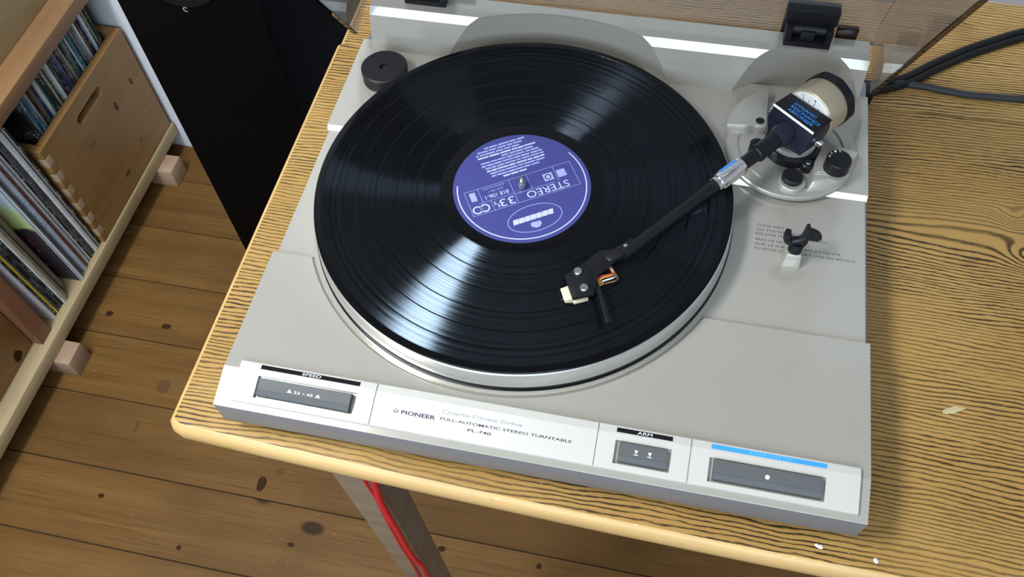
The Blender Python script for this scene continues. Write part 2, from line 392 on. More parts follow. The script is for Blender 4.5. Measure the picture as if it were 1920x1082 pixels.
def cut(ob, *bms):
    """subtract closed shapes from ob (exact boolean, baked)"""
    for b in bms:
        c = finish('cutter', b, 'dark_gap', None, 0)
        md = ob.modifiers.new('b', 'BOOLEAN'); md.object = c; md.operation = 'DIFFERENCE'; md.solver = 'EXACT'
        bpy.context.view_layer.update()
        me = bpy.data.meshes.new_from_object(ob.evaluated_get(bpy.context.evaluated_depsgraph_get()))
        ob.modifiers.clear(); old = ob.data; me.name = old.name
        ob.data = me; bpy.data.meshes.remove(old)
        cm = c.data; bpy.data.objects.remove(c); bpy.data.meshes.remove(cm)
    for p in ob.data.polygons: p.use_smooth = True
    ob.data.set_sharp_from_angle(angle=R(8))
    return ob
def frame(o, e1, e2, e3):
    m = Matrix.Identity(4)
    for i, e in enumerate((e1, e2, e3)):
        e = Vector(e).normalized()
        for k in range(3): m[k][i] = e[k]
    for k in range(3): m[k][3] = o[k]
    return m
def lettering(name, s, width, height, T, mat, parent, align='L', outline=False, bold=0.0):
    """flat print: text fitted to width x height (mm) in the frame T, lower left corner at the origin"""
    cu = bpy.data.curves.new('txt', 'FONT'); cu.body = s; cu.size = 10; cu.resolution_u = 3; cu.offset = bold
    if outline: cu.fill_mode = 'NONE'; cu.bevel_depth = 0.30; cu.bevel_resolution = 0
    ob = bpy.data.objects.new('txt', cu); col.objects.link(ob); bpy.context.view_layer.update()
    me = bpy.data.meshes.new_from_object(ob.evaluated_get(bpy.context.evaluated_depsgraph_get()))
    bpy.data.objects.remove(ob); bpy.data.curves.remove(cu)
    xs = [v.co.x for v in me.vertices]; ys = [v.co.y for v in me.vertices]
    x0, y0 = min(xs), min(ys); fx = width/(max(xs)-x0); fy = height/(max(ys)-y0)
    for v in me.vertices: v.co = T @ Vector(((v.co.x-x0)*fx, (v.co.y-y0)*fy, 0.0 if not outline else v.co.z*0.3)) * S
    me.materials.clear(); me.materials.append(M[mat]); me.name = name
    o = bpy.data.objects.new(name, me); col.objects.link(o); adopt(o, parent); return o
def flat(name, pts, T, mat, parent, th=0.06):
    """thin print patch, (x, y) outline in the frame T"""
    return finish(name, bm_prism(pts, 0, th), mat, parent, 0, T=T)
def rect(x0, x1, y0, y1): return [(x0, y0), (x1, y0), (x1, y1), (x0, y1)]

# ================================================================== the room
floor = tag(finish('floor', bm_box(WLX, 1500, WFY, WBY, FLOOR-30, FLOOR-2.2), 'dark_gap', None, 0), kind='structure')
seams = [-38-115*i for i in range(5, 0, -1)] + [-38, 78, 191, 306, 421, 536]
seams = [WFY] + [s for s in seams if s > WFY+50] + [WBY]
planks = {}
def plank_at(x, y):
    return next(o_ for (a, b, c, d), o_ in planks.items() if a <= x <= b and c <= y <= d)
for y0, y1 in zip(seams, seams[1:]):
    cuts = [WLX] + ([random.uniform(-300, 200)] if random.random() < 0.35 else []) + [1500]
    if y0 < -38 and y1 > -160: cuts = [WLX, 1500]
    for x0, x1 in zip(cuts, cuts[1:]):
        pl = planks[(x0, x1, y0, y1)] = box('floor_plank', (x0+0.4, x1-0.4, y0+0.7, y1-0.7, FLOOR-24, FLOOR+random.uniform(-0.3, 0)), 'floor_pine', floor, 0.9, 1)
wb = tag(box('wall_back', (WLX-100, 1500, WBY, WBY+60, FLOOR-30, CEIL), 'plaster_white'), kind='structure')
tag(box('wall_left', (WLX-60, WLX, WFY-60, WBY, FLOOR-30, CEIL), 'dark_wall'), kind='structure')
wf = finish('wall_front', bm_box(WLX-60, 1500, WFY-60, WFY, FLOOR-30, CEIL), 'plaster_white', None, 0)
cut(wf, bm_box(WIN1[0], WIN1[1], WFY-90, WFY+30, WIN1[2], WIN1[3])); tag(wf, kind='structure')
ce = finish('ceiling', bm_box(WLX-60, 1500, WFY-60, WBY+60, CEIL, CEIL+40), 'ceiling_white', None, 0)
cut(ce, bm_box(SKY[0], SKY[1], SKY[2], SKY[3], CEIL-20, CEIL+80)); tag(ce, kind='structure')
def window(name, a0, a1, c0, c1, bx, sill):
    """white casement: frame, middle stile and two panes; bx maps (across, along, depth) ranges to a box"""
    f = bmesh.new()
    for r in ((a0, a0+35, c0, c1), (a1-35, a1, c0, c1), (a0+35, a1-35, c0, c0+35), (a0+35, a1-35, c1-35, c1)): bm_box(*bx(*r, -34, 6), f)
    fr = tag(finish(name, f, 'window_white', None, 0), kind='structure')
    m = (a0+a1)/2
    if sill: box('window_stile', bx(m-18, m+18, c0+35, c1-35, -30, 0), 'window_white', fr)
    for p0, p1 in (((a0+35, m-18), (m+18, a1-35)) if sill else ((a0+35, a1-35),)): box('window_pane', bx(p0, p1, c0+35, c1-35, -16, -13), 'clear_glass', fr)
    if sill: box('window_sill', bx(a0-40, a1+40, c0-30, c0, 0.5, 130), 'window_white', fr, 4)
window('window_1', *WIN1, lambda p0, p1, q0, q1, d0, d1: (p0, p1, WFY+d0, WFY+d1, q0, q1), True)
window('window_2', *SKY, lambda p0, p1, q0, q1, d0, d1: (p0, p1, q0, q1, CEIL-d1, CEIL-d0), False)

# ================================================================== table
TZ, TB = -65, -87
tbl = thing('table', (200, 60, FLOOR), 'oak dining table with dark open grain standing beside the tall black loudspeaker', 'table')
front = [(-218, -196.5), (-214, -201.5), (-207, -204.2)] + [(x, -204.6-10.6*math.sin(math.pi*min(1, (x+207)/960))) for x in (-150, -80, 0, 100, 200, 300, 420, 550, 700, 753)]
def leaf(name, outline, mats, r, closed_bull):
    """slab whose listed edge runs round as a bullnose; edge strip takes the second material"""
    bm = bmesh.new(); n = len(outline); c = [Vector((x, y)) for x, y in outline]
    def inset(d):
        out = []
        for i, p in enumerate(c):
            a, b = c[i-1], c[(i+1) % n]
            n1 = Vector((-(p-a).y, (p-a).x)).normalized(); n2 = Vector((-(b-p).y, (b-p).x)).normalized()
            k = (n1+n2); k = k/max(0.4, k.dot(n1)) if k.length > 1e-6 else n1
            q_ = p+k*d
            if abs(p.y-188.7) < 1: q_.y = p.y                      # square where the leaves meet
            out.append(q_)
        return out
    rings = []; prof = [(9.0, TZ), (5.5, TZ-0.35), (2.6, TZ-2.2), (0.7, TZ-5.5), (0, TZ-11), (0.6, TZ-16), (2.6, TZ-19.8), (5.5, TB)]
    for d, z in prof: rings.append([bm.verts.new((p.x, p.y, z)) for p in inset(d if r else min(d, 0.6)*(1 if z in (TZ, TB) else 0))])
    f = bm.faces.new(rings[0]); f.material_index = 0
    for k, (ra, rb) in enumerate(zip(rings, rings[1:])):
        for i in range(n):
            q = bm.faces.new((ra[i], rb[i], rb[(i+1) % n], ra[(i+1) % n])); q.material_index = 1 if (r and k > 0) else 0
    bm.faces.new(rings[-1][::-1]).material_index = 0
    return finish(name, bm, mats, tbl, 40)
out = front + [(753, 188), (-218, 188)]
leaf('main_leaf', out, ['table_oak', 'lip_wood'], True, True)
leaf('rear_leaf', [(-215.5, 189.4), (753, 189.4), (753, 346), (-215.5, 346)], ['leaf_oak', 'lip_wood'], True, True)
for (cx, cy) in ((-104, -170), (636, -170), (-104, 310), (636, 310)):
    lean = 34 if cx < 0 else -34
    lg = finish('leg', bm_loft([(cx+a*15+lean, cy+b*14, FLOOR) for a, b in ((-1, -1), (1, -1), (1, 1), (-1, 1))],
                          [(cx+a*17.5, cy+b*17, TB) for a, b in ((-1, -1), (1, -1), (1, 1), (-1, 1))]), 'leg_wood', tbl, 40, 3, 3)
for y in (-125, 285): box('apron', (-85, 620, y, y+20, TB-70, TB), 'leg_wood', tbl, 1)
box('leaf_runner', (-60, -30, -100, 280, TB-24, TB), 'leg_wood', tbl, 1)
lathe('leg_collar', [(0, -121), (14, -121), (14, -118), (0, -118)], 'window_white', tbl, (-108, -180), 32)
# red cords hanging down past the front leg
cpts = [(-72, -197, -90), (-74.2, -196, -105.8), (-76.5, -195, -137.2), (-78.6, -195, -171), (-78.1, -195, -194.1), (-77, -195, -221), (-75.9, -195, -249.7), (-76, -194, -289.4),
        (-74.4, -193, -331.5), (-70.7, -192, -362.5), (-70, -192, -420), (-66, -193, -560), (-70, -194, -700), (-60, -200, -780), (-20, -215, -801), (60, -230, -801.2)]
tag(tube('speaker_cord', catmull(cpts, 6), 2.7, 'red_cord', None, 10), 'thick red cord hanging down along the table leg', 'cord')
c2 = [(-91, -190, -88), (-88.1, -190, -126), (-87.3, -190, -153), (-84.5, -191, -176), (-84.2, -192, -200), (-85, -190, -300), (-83, -188, -420), (-85, -188, -700), (-95, -195, -790), (-140, -210, -802.4)]
tag(tube('thin_cord', catmull(c2, 6), 1.3, 'red_cord', None, 8), 'thin red wire hanging between the table leg and the thick red cord', 'cord')
# flecks of paint and a smear of putty left on the table
def blob(name, c, rx, ry, rz, mat, ang, label):
    bm = bmesh.new(); bmesh.ops.create_icosphere(bm, subdivisions=3, radius=1)
    for v in bm.verts:
        k = 1+0.55*noise.noise(v.co*2.1+Vector(c)*0.13); v.co = Vector((v.co.x*rx*k, v.co.y*ry*k, max(-0.02, v.co.z)*rz*k))
    T = Matrix.Translation(Vector(c)) @ Matrix.Rotation(R(ang), 4, 'Z')
    return tag(finish(name, bm, mat, None, 60, T=T), label, 'fleck')
blob('paint_fleck', (230, -200.5, TZ), 2.6, 1.3, 0.9, 'paint_fleck', -8, 'white paint fleck on the table edge under the turntable corner')
blob('paint_fleck', (264.5, -203.0, TZ), 1.5, 1.5, 0.8, 'paint_fleck', 30, 'small round white paint fleck on the table front edge')
blob('putty_smear', (316, -89, TZ), 7.5, 2.2, 0.5, 'putty', 24, 'dried beige smear on the bare oak table top')

# ================================================================== turntable
DX0, DX1 = -170.0, 248.8
tt = thing('turntable', (39.4, -10, TZ), 'silver direct drive turntable with its smoked lid raised, on the oak table', 'turntable')
base = box('plinth', (DX0, DX1, -194.8, 176, -51, -27.3), 'grey_fascia', tt, 0.3)
for x in (-140, 219):
    for y in (-160, 140): lathe('foot', [(0, TZ), (19, TZ), (21, -62), (21, -51), (0, -51)], 'rubber', tt, (x, y), 40)
# decks
fd = finish('front_deck', bm_profile_x([(-74, -20), (-169, -20), (-194.9, -27), (-194.9, -27.5), (-193, -30), (-74, -30)], DX0, DX1), 'silver_paint', tt, 25, 0.5, 2)
cut(fd, bm_lathe([(0, -40), (156.6, -40), (156.6, -22.6), (158.8, -19.9), (158.8, -10), (0, -10)], (0, 0), 192))
md = box('middle_deck', (-167.2, 246.2, -172, 50, -31, -22), 'silver_paint', tt)
cut(md, bm_lathe([(0, -40), (153.2, -40), (153.2, -10), (0, -10)], (0, 0), 192))
wr_ = finish('well_ring', bm_lathe([(153.3, -26), (153.3, -20.9), (153.7, -20.5), (156.5, -20.5), (156.5, -26), (153.3, -26)], (0, 0), 192), 'silver_paint', tt, 20)
wr_.data.set_sharp_from_angle(angle=R(12))
rd = finish('rear_deck', bm_profile_x([(46.6, -22), (49.9, -18), (150, -18), (150, -30), (46.6, -30)], -169, 247.6), 'silver_paint', tt, 25, 0.3, 2)
cut(rd, bm_lathe([(0, -40), (156.5, -40), (156.5, -10), (0, -10)], (0, 0), 192))
lathe('platter_well', [(0, -30), (160, -30), (160, -29), (0, -29)], 'dark_gap', tt, (0, 0), 96)
for x0, x1 in ((-167.0, -139.0), (139.0, 246.0)): box('deck_seam', (x0, x1, -74.0, -73.1, -23, -21.9), 'dark_gap', tt)
# raised rear block with two scoops, one round the platter and one round the arm
prof = [(138.6, -18), (148.8, 9.6), (153.0, 15.6), (174.5, 15.6), (176, 14.0), (176, -50), (150, -50), (150, -24), (138.6, -24)]
rb = finish('rear_wall', bm_loft([(-157.6-(z+18)*0.03, y, z) for y, z in prof], [(238.4+(z+18)*0.03, y, z) for y, z in prof]), 'silver_paint', tt, 0)
cut(rb, bm_lathe([(0, -23), (166.6, -23), (166.6, 30), (0, 30)], (0, 0), 256), bm_lathe([(0, -23), (72, -23), (72, 30), (0, 30)], (191, 86), 192))
# control panel on the front slope
PN = Vector((0, -6.6, 24.6)).normalized(); PE = Vector((0, 24.6, 6.6)).normalized()     # normal and uphill direction
prof = [(-163.4, -18.2), (-164.2, -17.4), (-169.3, -17.4), (-190.6, -23.2), (-191.0, -24.2), (-190.6, -29), (-163.4, -29)]
pan = finish('control_panel', bm_profile_x(prof, -158.2, 242.3), 'silver_panel', tt, 8, 0.25, 2)
def onpanel(x, y, d=0.0):                       # point on the sloped face at a given x, y
    return Vector((x, y, -17.4+(y+169.3)*(5.8/21.3)))+PN*d
PT = lambda x, y, d=0.04: frame(onpanel(x, y, d), (1, 0, 0), PE, PN)
wells = ((-143.4, -74.2, -187.0, -172.8), (94.5, 129.3, -187.2, -173.2), (152.6, 222.1, -187.8, -173.5))
cutb = []
for x0, x1, y0, y1 in wells:
    b = bm_box(x0, x1, 0, (y1-y0)*1.035, -2.6, 5); bmesh.ops.transform(b, matrix=frame(onpanel(0, y0), (1, 0, 0), PE, PN), verts=b.verts); cutb.append(b)
for x in (-62.7, 82.9, 140.8):                 # seams of the panel
    cutb.append(bm_box(x-0.28, x+0.28, -195, -160, -26, -10))
cutb2 = []
for b in cutb: cutb2.append(b)
# seams only scratch the surface
for i in (3, 4, 5):
    cutb2[i].free(); x = (-62.7, 82.9, 140.8)[i-3]
    cutb2[i] = bm_profile_x([(-162, -18.5), (-169.5, -18.5), (-192, -24.65), (-192, -10), (-162, -10)], x-0.38, x+0.38)
cut(pan, *cutb2)
panT = frame((0, 0, -17.36), (1, 0, 0), (0, 1, 0), (0, 0, 1))
def button(name, x0, x1, y0, y1, h, label):
    T = frame(onpanel(0, y0), (1, 0, 0), PE, PN); L = (y1-y0)*1.035
    # flat upper face and a bevelled lower lip
    pr = [(0, -2.4), (L, -2.4), (L, h), (L*0.36, h), (L*0.33, h-0.12), (0.5, h-1.1), (0, h-1.6)]
    bm = bm_loft([(x0, a, b) for a, b in pr], [(x1, a, b) for a, b in pr])
    ob = finish(name, bm, ['button_grey', 'button_edge'], tt, 25, 0.18, 1, T)
    for p in ob.data.polygons:
        if p.normal.dot(PN) < 0.96: p.material_index = 1
    ob['label'] = label
    return ob, lambda x, a: frame(T @ Vector((x, a, h+0.03)), (1, 0, 0), PE, PN)
def strip(x0, x1, mat, name): return flat(name, rect(x0, x1, -168.2, -165.2), panT, mat, pan)
strip(-143.4, -74.4, 'print_black', 'speed_strip'); strip(94.3, 129.2, 'print_black', 'arm_strip'); strip(153.0, 222.3, 'print_blue', 'start_strip')
ST = lambda x, y: frame((x, y, -17.27), (1, 0, 0), (0, 1, 0), (0, 0, 1))
lettering('speed_lettering', 'SPEED', 13, 1.9, ST(-114.5, -167.6), 'print_white', pan)
lettering('arm_lettering', 'ARM', 9.2, 1.9, ST(107.2, -167.6), 'print_white', pan)
lettering('start_lettering', 'START/STOP', 26, 1.9, ST(176, -167.6), 'print_blue_pale', pan)
b1, T1 = button('speed_button', -141.4, -77.6, -185.8, -174.0, 2.0, 'dark grey speed rocker with 33 and 45')
b2, T2 = button('arm_button', 97.2, 127.2, -186.0, -174.2, 2.0, 'small dark grey arm lift button')
b3, T3 = button('start_button', 155.4, 220.2, -186.5, -174.4, 2.0, 'wide dark grey start button with a white dot')
def mark(pts, T, x, a, par, name): return flat(name, pts, T(x, a), 'print_white', par, 0.03)
lettering('speed_digits', '33 \u2022 45', 13.0, 1.7, T1(-116.0, 5.6), 'print_white', b1)
for x in (-119.2, -99.6):
    mark([(-1.7, 0), (1.7, 0), (1.7, .35), (-1.7, .35)], T1, x, 5.6, b1, 'speed_mark'); mark([(-1.1, .55), (1.1, .55), (0.45, 2.0), (-0.45, 2.0)], T1, x, 5.6, b1, 'speed_mark')
for x in (108.0, 116.4):
    mark([(-1.3, 0), (1.3, 0), (1.3, .4), (-1.3, .4)], T2, x, 5.6, b2, 'lift_mark'); mark([(0, .6), (1.15, 3.0), (-1.15, 3.0)], T2, x, 5.6, b2, 'lift_mark')
mark(circle((0, 0), 1.35, 0, 352, 28), T3, 187.6, 7.2, b3, 'dot_mark')
# maker's mark and titles
lettering('maker_lettering', 'PIONEER', 22.8, 2.7, PT(-43.4, -180.8), 'print_dark', pan, bold=0.26)
for a0, a1 in ((48, 132), (140, 220), (228, 312), (320, 400)):
    o_, i_ = circle((0, 0), 2.0, a0, a1, 8), circle((0, 0), 1.45, a0, a1, 8)
    if a0 in (48, 228): continue
    flat('maker_mark', [(x*0.85, y) for x, y in o_+i_[::-1]], PT(-47.0, -179.5), 'print_dark', pan, 0.03)
o_, i_ = circle((0, -0.1), 0.95, 165, 375, 14), circle((0, -0.1), 0.5, 165, 375, 14)
flat('maker_mark', o_+i_[::-1], PT(-47.0, -179.5), 'print_dark', pan, 0.03)
flat('maker_mark', rect(-0.22, 0.22, -0.2, 2.0), PT(-47.0, -179.5), 'print_dark', pan, 0.03)
lettering('drive_lettering', 'Quartz-Direct Drive', 52.6, 2.9, PT(-17.3, -176.2), 'print_grey', pan, outline=True)
lettering('title_lettering', 'FULL-AUTOMATIC STEREO TURNTABLE', 85.2, 1.75, PT(-17.4, -180.0), 'print_dark', pan, bold=0.14)
lettering('model_lettering', 'PL-740', 15.2, 1.8, PT(1.4, -184.1), 'print_dark', pan, bold=0.14)
# arm rest instructions on the middle deck
DT = lambda x, y: frame((x, y, -21.97), (1, 0, 0), (0, 1, 0), (0, 0, 1))
for s, wd, y in (('TONE ARM', 19, 12.0), ('ON THE REST: STAND-BY', 42, 8.0), ('RELEASE FROM REST: READY', 50, 4.2),
                 ('BRAS DE LECTURE', 29, -0.8), ('SUR LE SUPPORT: EN ATTENTE', 59, -4.8), ('ECARTER DU SUPPORT: MISE EN SERVICE', 69, -8.8)):
    lettering('rest_lettering', s, wd, 1.9, DT(170.4, y-0.5), 'print_dark', tt)
# platter
pl = lathe('platter', [(0, -3.2), (146.5, -3.2), (150.4, -2.6), (151.3, -3.2), (152.7, -16.4), (152.3, -17.0), (148, -17.2), (140, -17), (60, -17), (40, -24), (0, -24)], 'platter_alu', tt, (0, 0), 192)
lathe('rubber_mat', [(5, -3.1), (146, -3.1), (146, -1.38), (5, -1.38)], 'rubber', pl, (0, 0), 128)
lathe('platter_gap_shade', [(152.2, -16.9), (152.75, -16.9), (152.7, -18.7), (147, -18.7), (147, -16.9), (152.2, -16.9)], 'dark_gap', pl, (0, 0), 192)  # black ring added for the dark line of shade under the platter
lathe('spindle', [(0, -3), (3.4, -3), (3.4, 3.6), (3.1, 5.2), (1.9, 8.2), (1.0, 9.2), (0, 9.4)], 'steel', pl, (0, 0), 32)
# ---------------- arm base
PV = (190.0, 84.0)
ab = lathe('arm_base', [(0, -15.2), (37.5, -15.2), (37.5, -16.4), (39.5, -16.4), (39.5, -15.0), (47.4, -15.0), (48.4, -15.8), (48.4, -18.3), (0, -18.3)], 'cast_silver', tt, PV, 96)
wedge = [p for p in circle((193, 90), 52.5, 177, 116, 24)] + [(170, 96.5), (160, 96.0)]
wg = finish('cable_cover', bm_loft([(x+(2.0 if y < 97 else 0)*0, y-(4.0 if y < 98 else 0), -18) for x, y in wedge], [(x, y, -8) for x, y in wedge]), 'cast_silver', ab, 25, 0.7, 2)
lathe('cover_hole', [(0, -8.4), (3.4, -8.4), (3.4, -7.93), (0, -7.93)], 'dark_gap', ab, (165.1, 100.8), 24)
blk = [(201.4, 41), (222, 47.5), (236, 66), (241, 86), (212, 92), (203, 66)]
top_ = [(205.8, 48), (220.3, 53.6), (231, 66), (238.0, 81), (213, 88), (206, 64)]
bk = finish('skate_block', bm_loft([(x, y, -18) for x, y in blk], [(x, y, -8) for x, y in top_]), 'cast_silver', ab, 25, 0.8, 2)
lettering('skate_lettering', 'ANTI', 7.5, 1.5, frame((208.2, 56.3, -7.9), (1, 0.1, 0), (-0.1, 1, 0), (0, 0, 1)), 'print_white', ab)
lettering('skate_lettering', 'SKATING', 10.5, 1.5, frame((207.2, 54.0, -7.9), (1, 0.1, 0), (-0.1, 1, 0), (0, 0, 1)), 'print_white', ab)
kn = lathe('skate_knob', [(0, -8), (9.2, -8), (9.0, 1.2), (8.4, 2.0), (0, 2.0)], 'black_plastic', tt, (221.6, 63.5), 48)
lathe('knob_post', [(0, -18), (10.4, -18), (10, -8.05), (0, -8.05)], 'cast_silver', kn, (221.6, 61.5), 48)
for i, s in enumerate('0123'):
    a = R(88+i*27); c = (221.6+7.2*math.cos(a), 63.5+7.2*math.sin(a))
    lettering('knob_digit', s, 1.3, 1.7, frame((c[0]-.6, c[1]-.8, 2.04), (1, 0, 0), (0, 1, 0), (0, 0, 1)), 'print_white', kn)
lk = lathe('lift_post', [(0, -18), (10.6, -18), (9.8, -12.8), (9.2, -12.2), (0, -12.2)], 'cast_silver', tt, (192, 50), 40)
lathe('lift_knob', [(0, -12.2), (7.6, -12.2), (7.6, -9.2), (6.6, -8.2), (3, -8.6), (0, -8.6)], 'rubber', lk, (191.6, 51.3), 40)
# ---------------- tone arm, local axes: a along the tube towards the head, b to its right, c up
ang = math.atan2(-0.7865, -0.6176)-R(0.45)
ua = Vector((math.cos(ang), math.sin(ang), 0)); ub = Vector((-ua.y, ua.x, 0))
if ub.x < 0: ub = -ub
def A(a, b, c): return Vector((PV[0], PV[1], 0))+ua*a+ub*b+Vector((0, 0, c))
def armT(o=(0, 0, 0), rot=0.0):
    e1 = ua*math.cos(rot)-ub*math.sin(rot); e2 = ub*math.cos(rot)+ua*math.sin(rot)
    return frame(A(*o), e1, e2, (0, 0, 1))
AX = 12.0
arm = tube('tone_arm', [A(10, 0, AX+1), A(46, 0, AX+.5), A(47, 0, AX+.5), A(92, 0, AX), A(176, 0, AX-2)], [6.3, 6.0, 5.0, 4.4, 4.3], 'tube_black', tt, 24)
tube('chrome_collar', [A(61.5, 0, AX+.3), A(62.2, 0, AX+.3), A(84.6, 0, AX+.1), A(85.4, 0, AX+.1)], [6.0, 6.5, 6.5, 6.0], 'chrome', arm, 32)
tube('collar_ring', [A(85.4, 0, AX), A(88.4, 0, AX)], [5.6, 5.4], 'chrome', arm, 32)
tube('collar_ring', [A(43.5, 0, AX+.5), A(45.5, 0, AX+.5)], [6.5, 6.5], 'tube_black', arm, 32)
bm = bmesh.new(); N_ = 10       # blue sticker wrapped on top of the collar
g0 = [[bm.verts.new(A(a, 6.62*math.sin(R(-64+44*k/N_)), AX+.2+6.62*math.cos(R(-64+44*k/N_)))) for k in range(N_+1)] for a in (64.5, 80.5)]
for k in range(N_): bm.faces.new((g0[0][k], g0[0][k+1], g0[1][k+1], g0[1][k]))
finish('collar_sticker', bm, 'arm_blue', arm, 40)
# turret
tr = lathe('arm_turret', [(0, -15), (20.5, -15), (20.5, -8.5), (18.5, -7), (0, -7)], 'black_plastic', tt, PV, 64)
lathe('turret_ring', [(15.2, -7), (17.0, -7), (17.0, -3.2), (15.6, -2.4), (0, -2.4), (0, -7)], 'cast_silver', tr, PV, 64)
lathe('turret_neck', [(0, -2.4), (14.2, -2.4), (14.2, 1.8), (11, 4), (11, 7), (0, 7)], 'navy_plastic', tr, PV, 64)
lathe('cue_pad', [(0, -15), (5.4, -15), (5.4, -2), (4, -1), (0, -1)], 'black_plastic', tr, tuple(A(26, -13, 0)[:2]), 32)
lathe('cue_pad', [(0, -15), (5.2, -15), (5.2, -9), (4, -8), (0, -8)], 'black_plastic', tr, tuple(A(7, 21, 0)[:2]), 32)
lathe('cue_screw', [(0, -8), (2.4, -8), (2.0, -7.2), (0, -7.2)], 'steel', tr, tuple(A(7, 21, 0)[:2]), 24)
# bearing housing: broad sloping shell under a flat plate
pts_t = [(-5.0, -16.5), (11.0, -17.5), (11.8, 19.5), (-6.5, 20.0)]
pts_m = [(-9, -18.5), (15, -18.0), (15, 19.5), (-9, 20.0)]
pts_b = [(-9, -13), (19, -11.5), (17, 17.5), (-9, 18)]
bm = bmesh.new(); rr = [[bm.verts.new(A(a, b, c)) for a, b in q] for q, c in ((pts_b, 3.0), (pts_m, 15), (pts_t, 25.5))]
bm.faces.new(rr[0][::-1]); bm.faces.new(rr[2])
for p0, p1 in zip(rr, rr[1:]):
    for i in range(4): bm.faces.new((p0[i], p0[(i+1) % 4], p1[(i+1) % 4], p1[i]))
hs = finish('bearing_housing', bm, 'navy_plastic', tt, 25, 1.0, 2)
finish('housing_plate', bm_loft([A(a, b, 25.4) for a, b in ((-5.5, -16.8), (11.5, -17.8), (12.3, 19.8), (-7, 20.4))], [A(a, b, 26.6) for a, b in ((-5.2, -16.4), (11.0, -17.4), (11.9, 19.4), (-6.6, 20.0))]), 'black_plastic', hs, 25, 0.35, 2)
finish('plate_glint', bm_loft([A(11.4, -17.7, 25.2), A(12.5, -17.7, 25.2), A(13.3, 19.8, 25.2), A(12.2, 19.8, 25.2)], [A(11.4, -17.5, 26.4), A(12.0, -17.5, 26.1), A(12.8, 19.6, 26.1), A(12.2, 19.6, 26.4)]), 'scale_white', hs, 25)  # white strip painting the highlight along the plate's front edge
HT = lambda a, b: frame(A(a, b, 26.66), ub, -ua, (0, 0, 1))
for s, a, wd in (('DYNAMIC', 1.2, 19.5), ('RESONANCE', 5.0, 25.5), ('ABSORBER', 8.8, 22.5)): lettering('housing_lettering', s, wd, 2.6, HT(a+0.6, -7.5), 'print_blue', hs)
for b, s_ in ((-19, -1), (20, 1)):
    tube('pivot_screw', [A(3, b, 10), A(3, b+s_*4.5, 10)], [3.0, 2.6], 'chrome', hs, 20)
tube('arm_clamp', [A(6, 0, AX+1), A(21, 0, AX+.8), A(26, 0, AX+.6)], [9.5, 8.6, 6.6], 'navy_plastic', hs, 24)
# counterweight
cw = tube('counterweight', [A(-9, 0, 14), A(-10, 0, 14), A(-27, 0, 14), A(-28, 0, 14)], [19.0, 20.0, 20.0, 19.6], 'champagne', tt, 64)
bm = bmesh.new(); rg = []
for a, r0 in ((-28, 19.6), (-28.4, 20.8), (-35, 20.8), (-36.5, 19.0)):
    rg.append([bm.verts.new(A(a, (r0*(1+0.014*math.cos(9*t_)))*math.cos(t_), 14+(r0*(1+0.014*math.cos(9*t_)))*math.sin(t_))) for t_ in [2*math.pi*i/96 for i in range(96)]])
for p0, p1 in zip(rg, rg[1:]):
    for i in range(96): bm.faces.new((p0[i], p0[(i+1) % 96], p1[(i+1) % 96], p1[i]))
bm.faces.new(rg[0]); bm.faces.new(rg[-1][::-1])
finish('weight_rim', bm, 'black_plastic', cw, 30)
tube('force_dial', [A(-8.9, 0, 14), A(-7.6, 0, 14)], [19.0, 18.6], 'scale_white', cw, 64)
tube('weight_shaft', [A(-8, 0, 14), A(-4, 0, 14)], [8.5, 8.5], 'black_plastic', cw, 32)
FT = lambda th: frame(A(-7.52, 12.4*math.cos(th), 14+12.4*math.sin(th)), ub*math.sin(th)-Vector((0, 0, 1))*math.cos(th), ub*math.cos(th)+Vector((0, 0, 1))*math.sin(th), ua)
for i, th in enumerate((118, 98, 78, 58, 38, 18)):
    flat('dial_tick', rect(-0.22, 0.22, 0, 3.2 if i % 2 == 0 else 2.3), FT(R(th)), 'print_black', cw, 0.05)
for s, th in (('1.5', 118), ('1', 78)):
    m = FT(R(th)); lettering('dial_digit', s, 2.4 if len(s) > 1 else 0.8, 2.0, m @ Matrix.Translation((-1.1, 3.7, 0)), 'print_black', cw)
# headshell and cartridge
hp = [(176, -7.0), (184.5, -13.0), (199.5, -12.8), (216.0, -13.6), (223.8, 2.8), (211.8, 10.4), (204.5, 5.0), (199.5, 1.0), (184, 0.6)]
hd = finish('headshell', bm_loft([A(a, b, 7.4) for a, b in hp], [A(a, b, 9.6) for a, b in hp]), 'black_plastic', arm, 25, 0.6, 2)
finish('headshell_neck', bm_loft([A(163, -5.8, 6.4), A(188, -9.5, 6.4), A(188, -1, 6.4), A(165, 5, 6.4)], [A(163, -4.5, 14.2), A(186, -8.6, 10.2), A(186, -1.6, 10.2), A(165, 4, 14.2)]), 'black_plastic', arm, 25, 1.2, 2)
finish('headshell_rib', bm_loft([A(198.6, -12.9, 9.4), A(200.4, -12.9, 9.4), A(207.5, 7.0, 9.4), A(205.7, 6.4, 9.4)], [A(199.2, -12.4, 10.4), A(200.1, -12.4, 10.4), A(207.1, 6.6, 10.4), A(206.1, 6.2, 10.4)]), 'black_plastic', arm, 25, 0.15, 1)
finish('finger_lift', bm_loft([A(203.2, 6.0, 8.2), A(207.6, 8.6, 8.2), A(220.6, 32.0, 9.6), A(217.2, 33.2, 9.6)], [A(203.2, 6.0, 9.6), A(207.6, 8.6, 9.6), A(220.6, 32.0, 11.2), A(217.2, 33.2, 11.2)]), 'black_plastic', arm, 25, 0.4, 2)
lathe('neck_screw', [(0, 12.6), (1.7, 12.6), (1.4, 13.8), (0.5, 14.1), (0, 14.1)], 'chrome', arm, tuple(A(171.4, -2.6, 0)[:2]), 20)
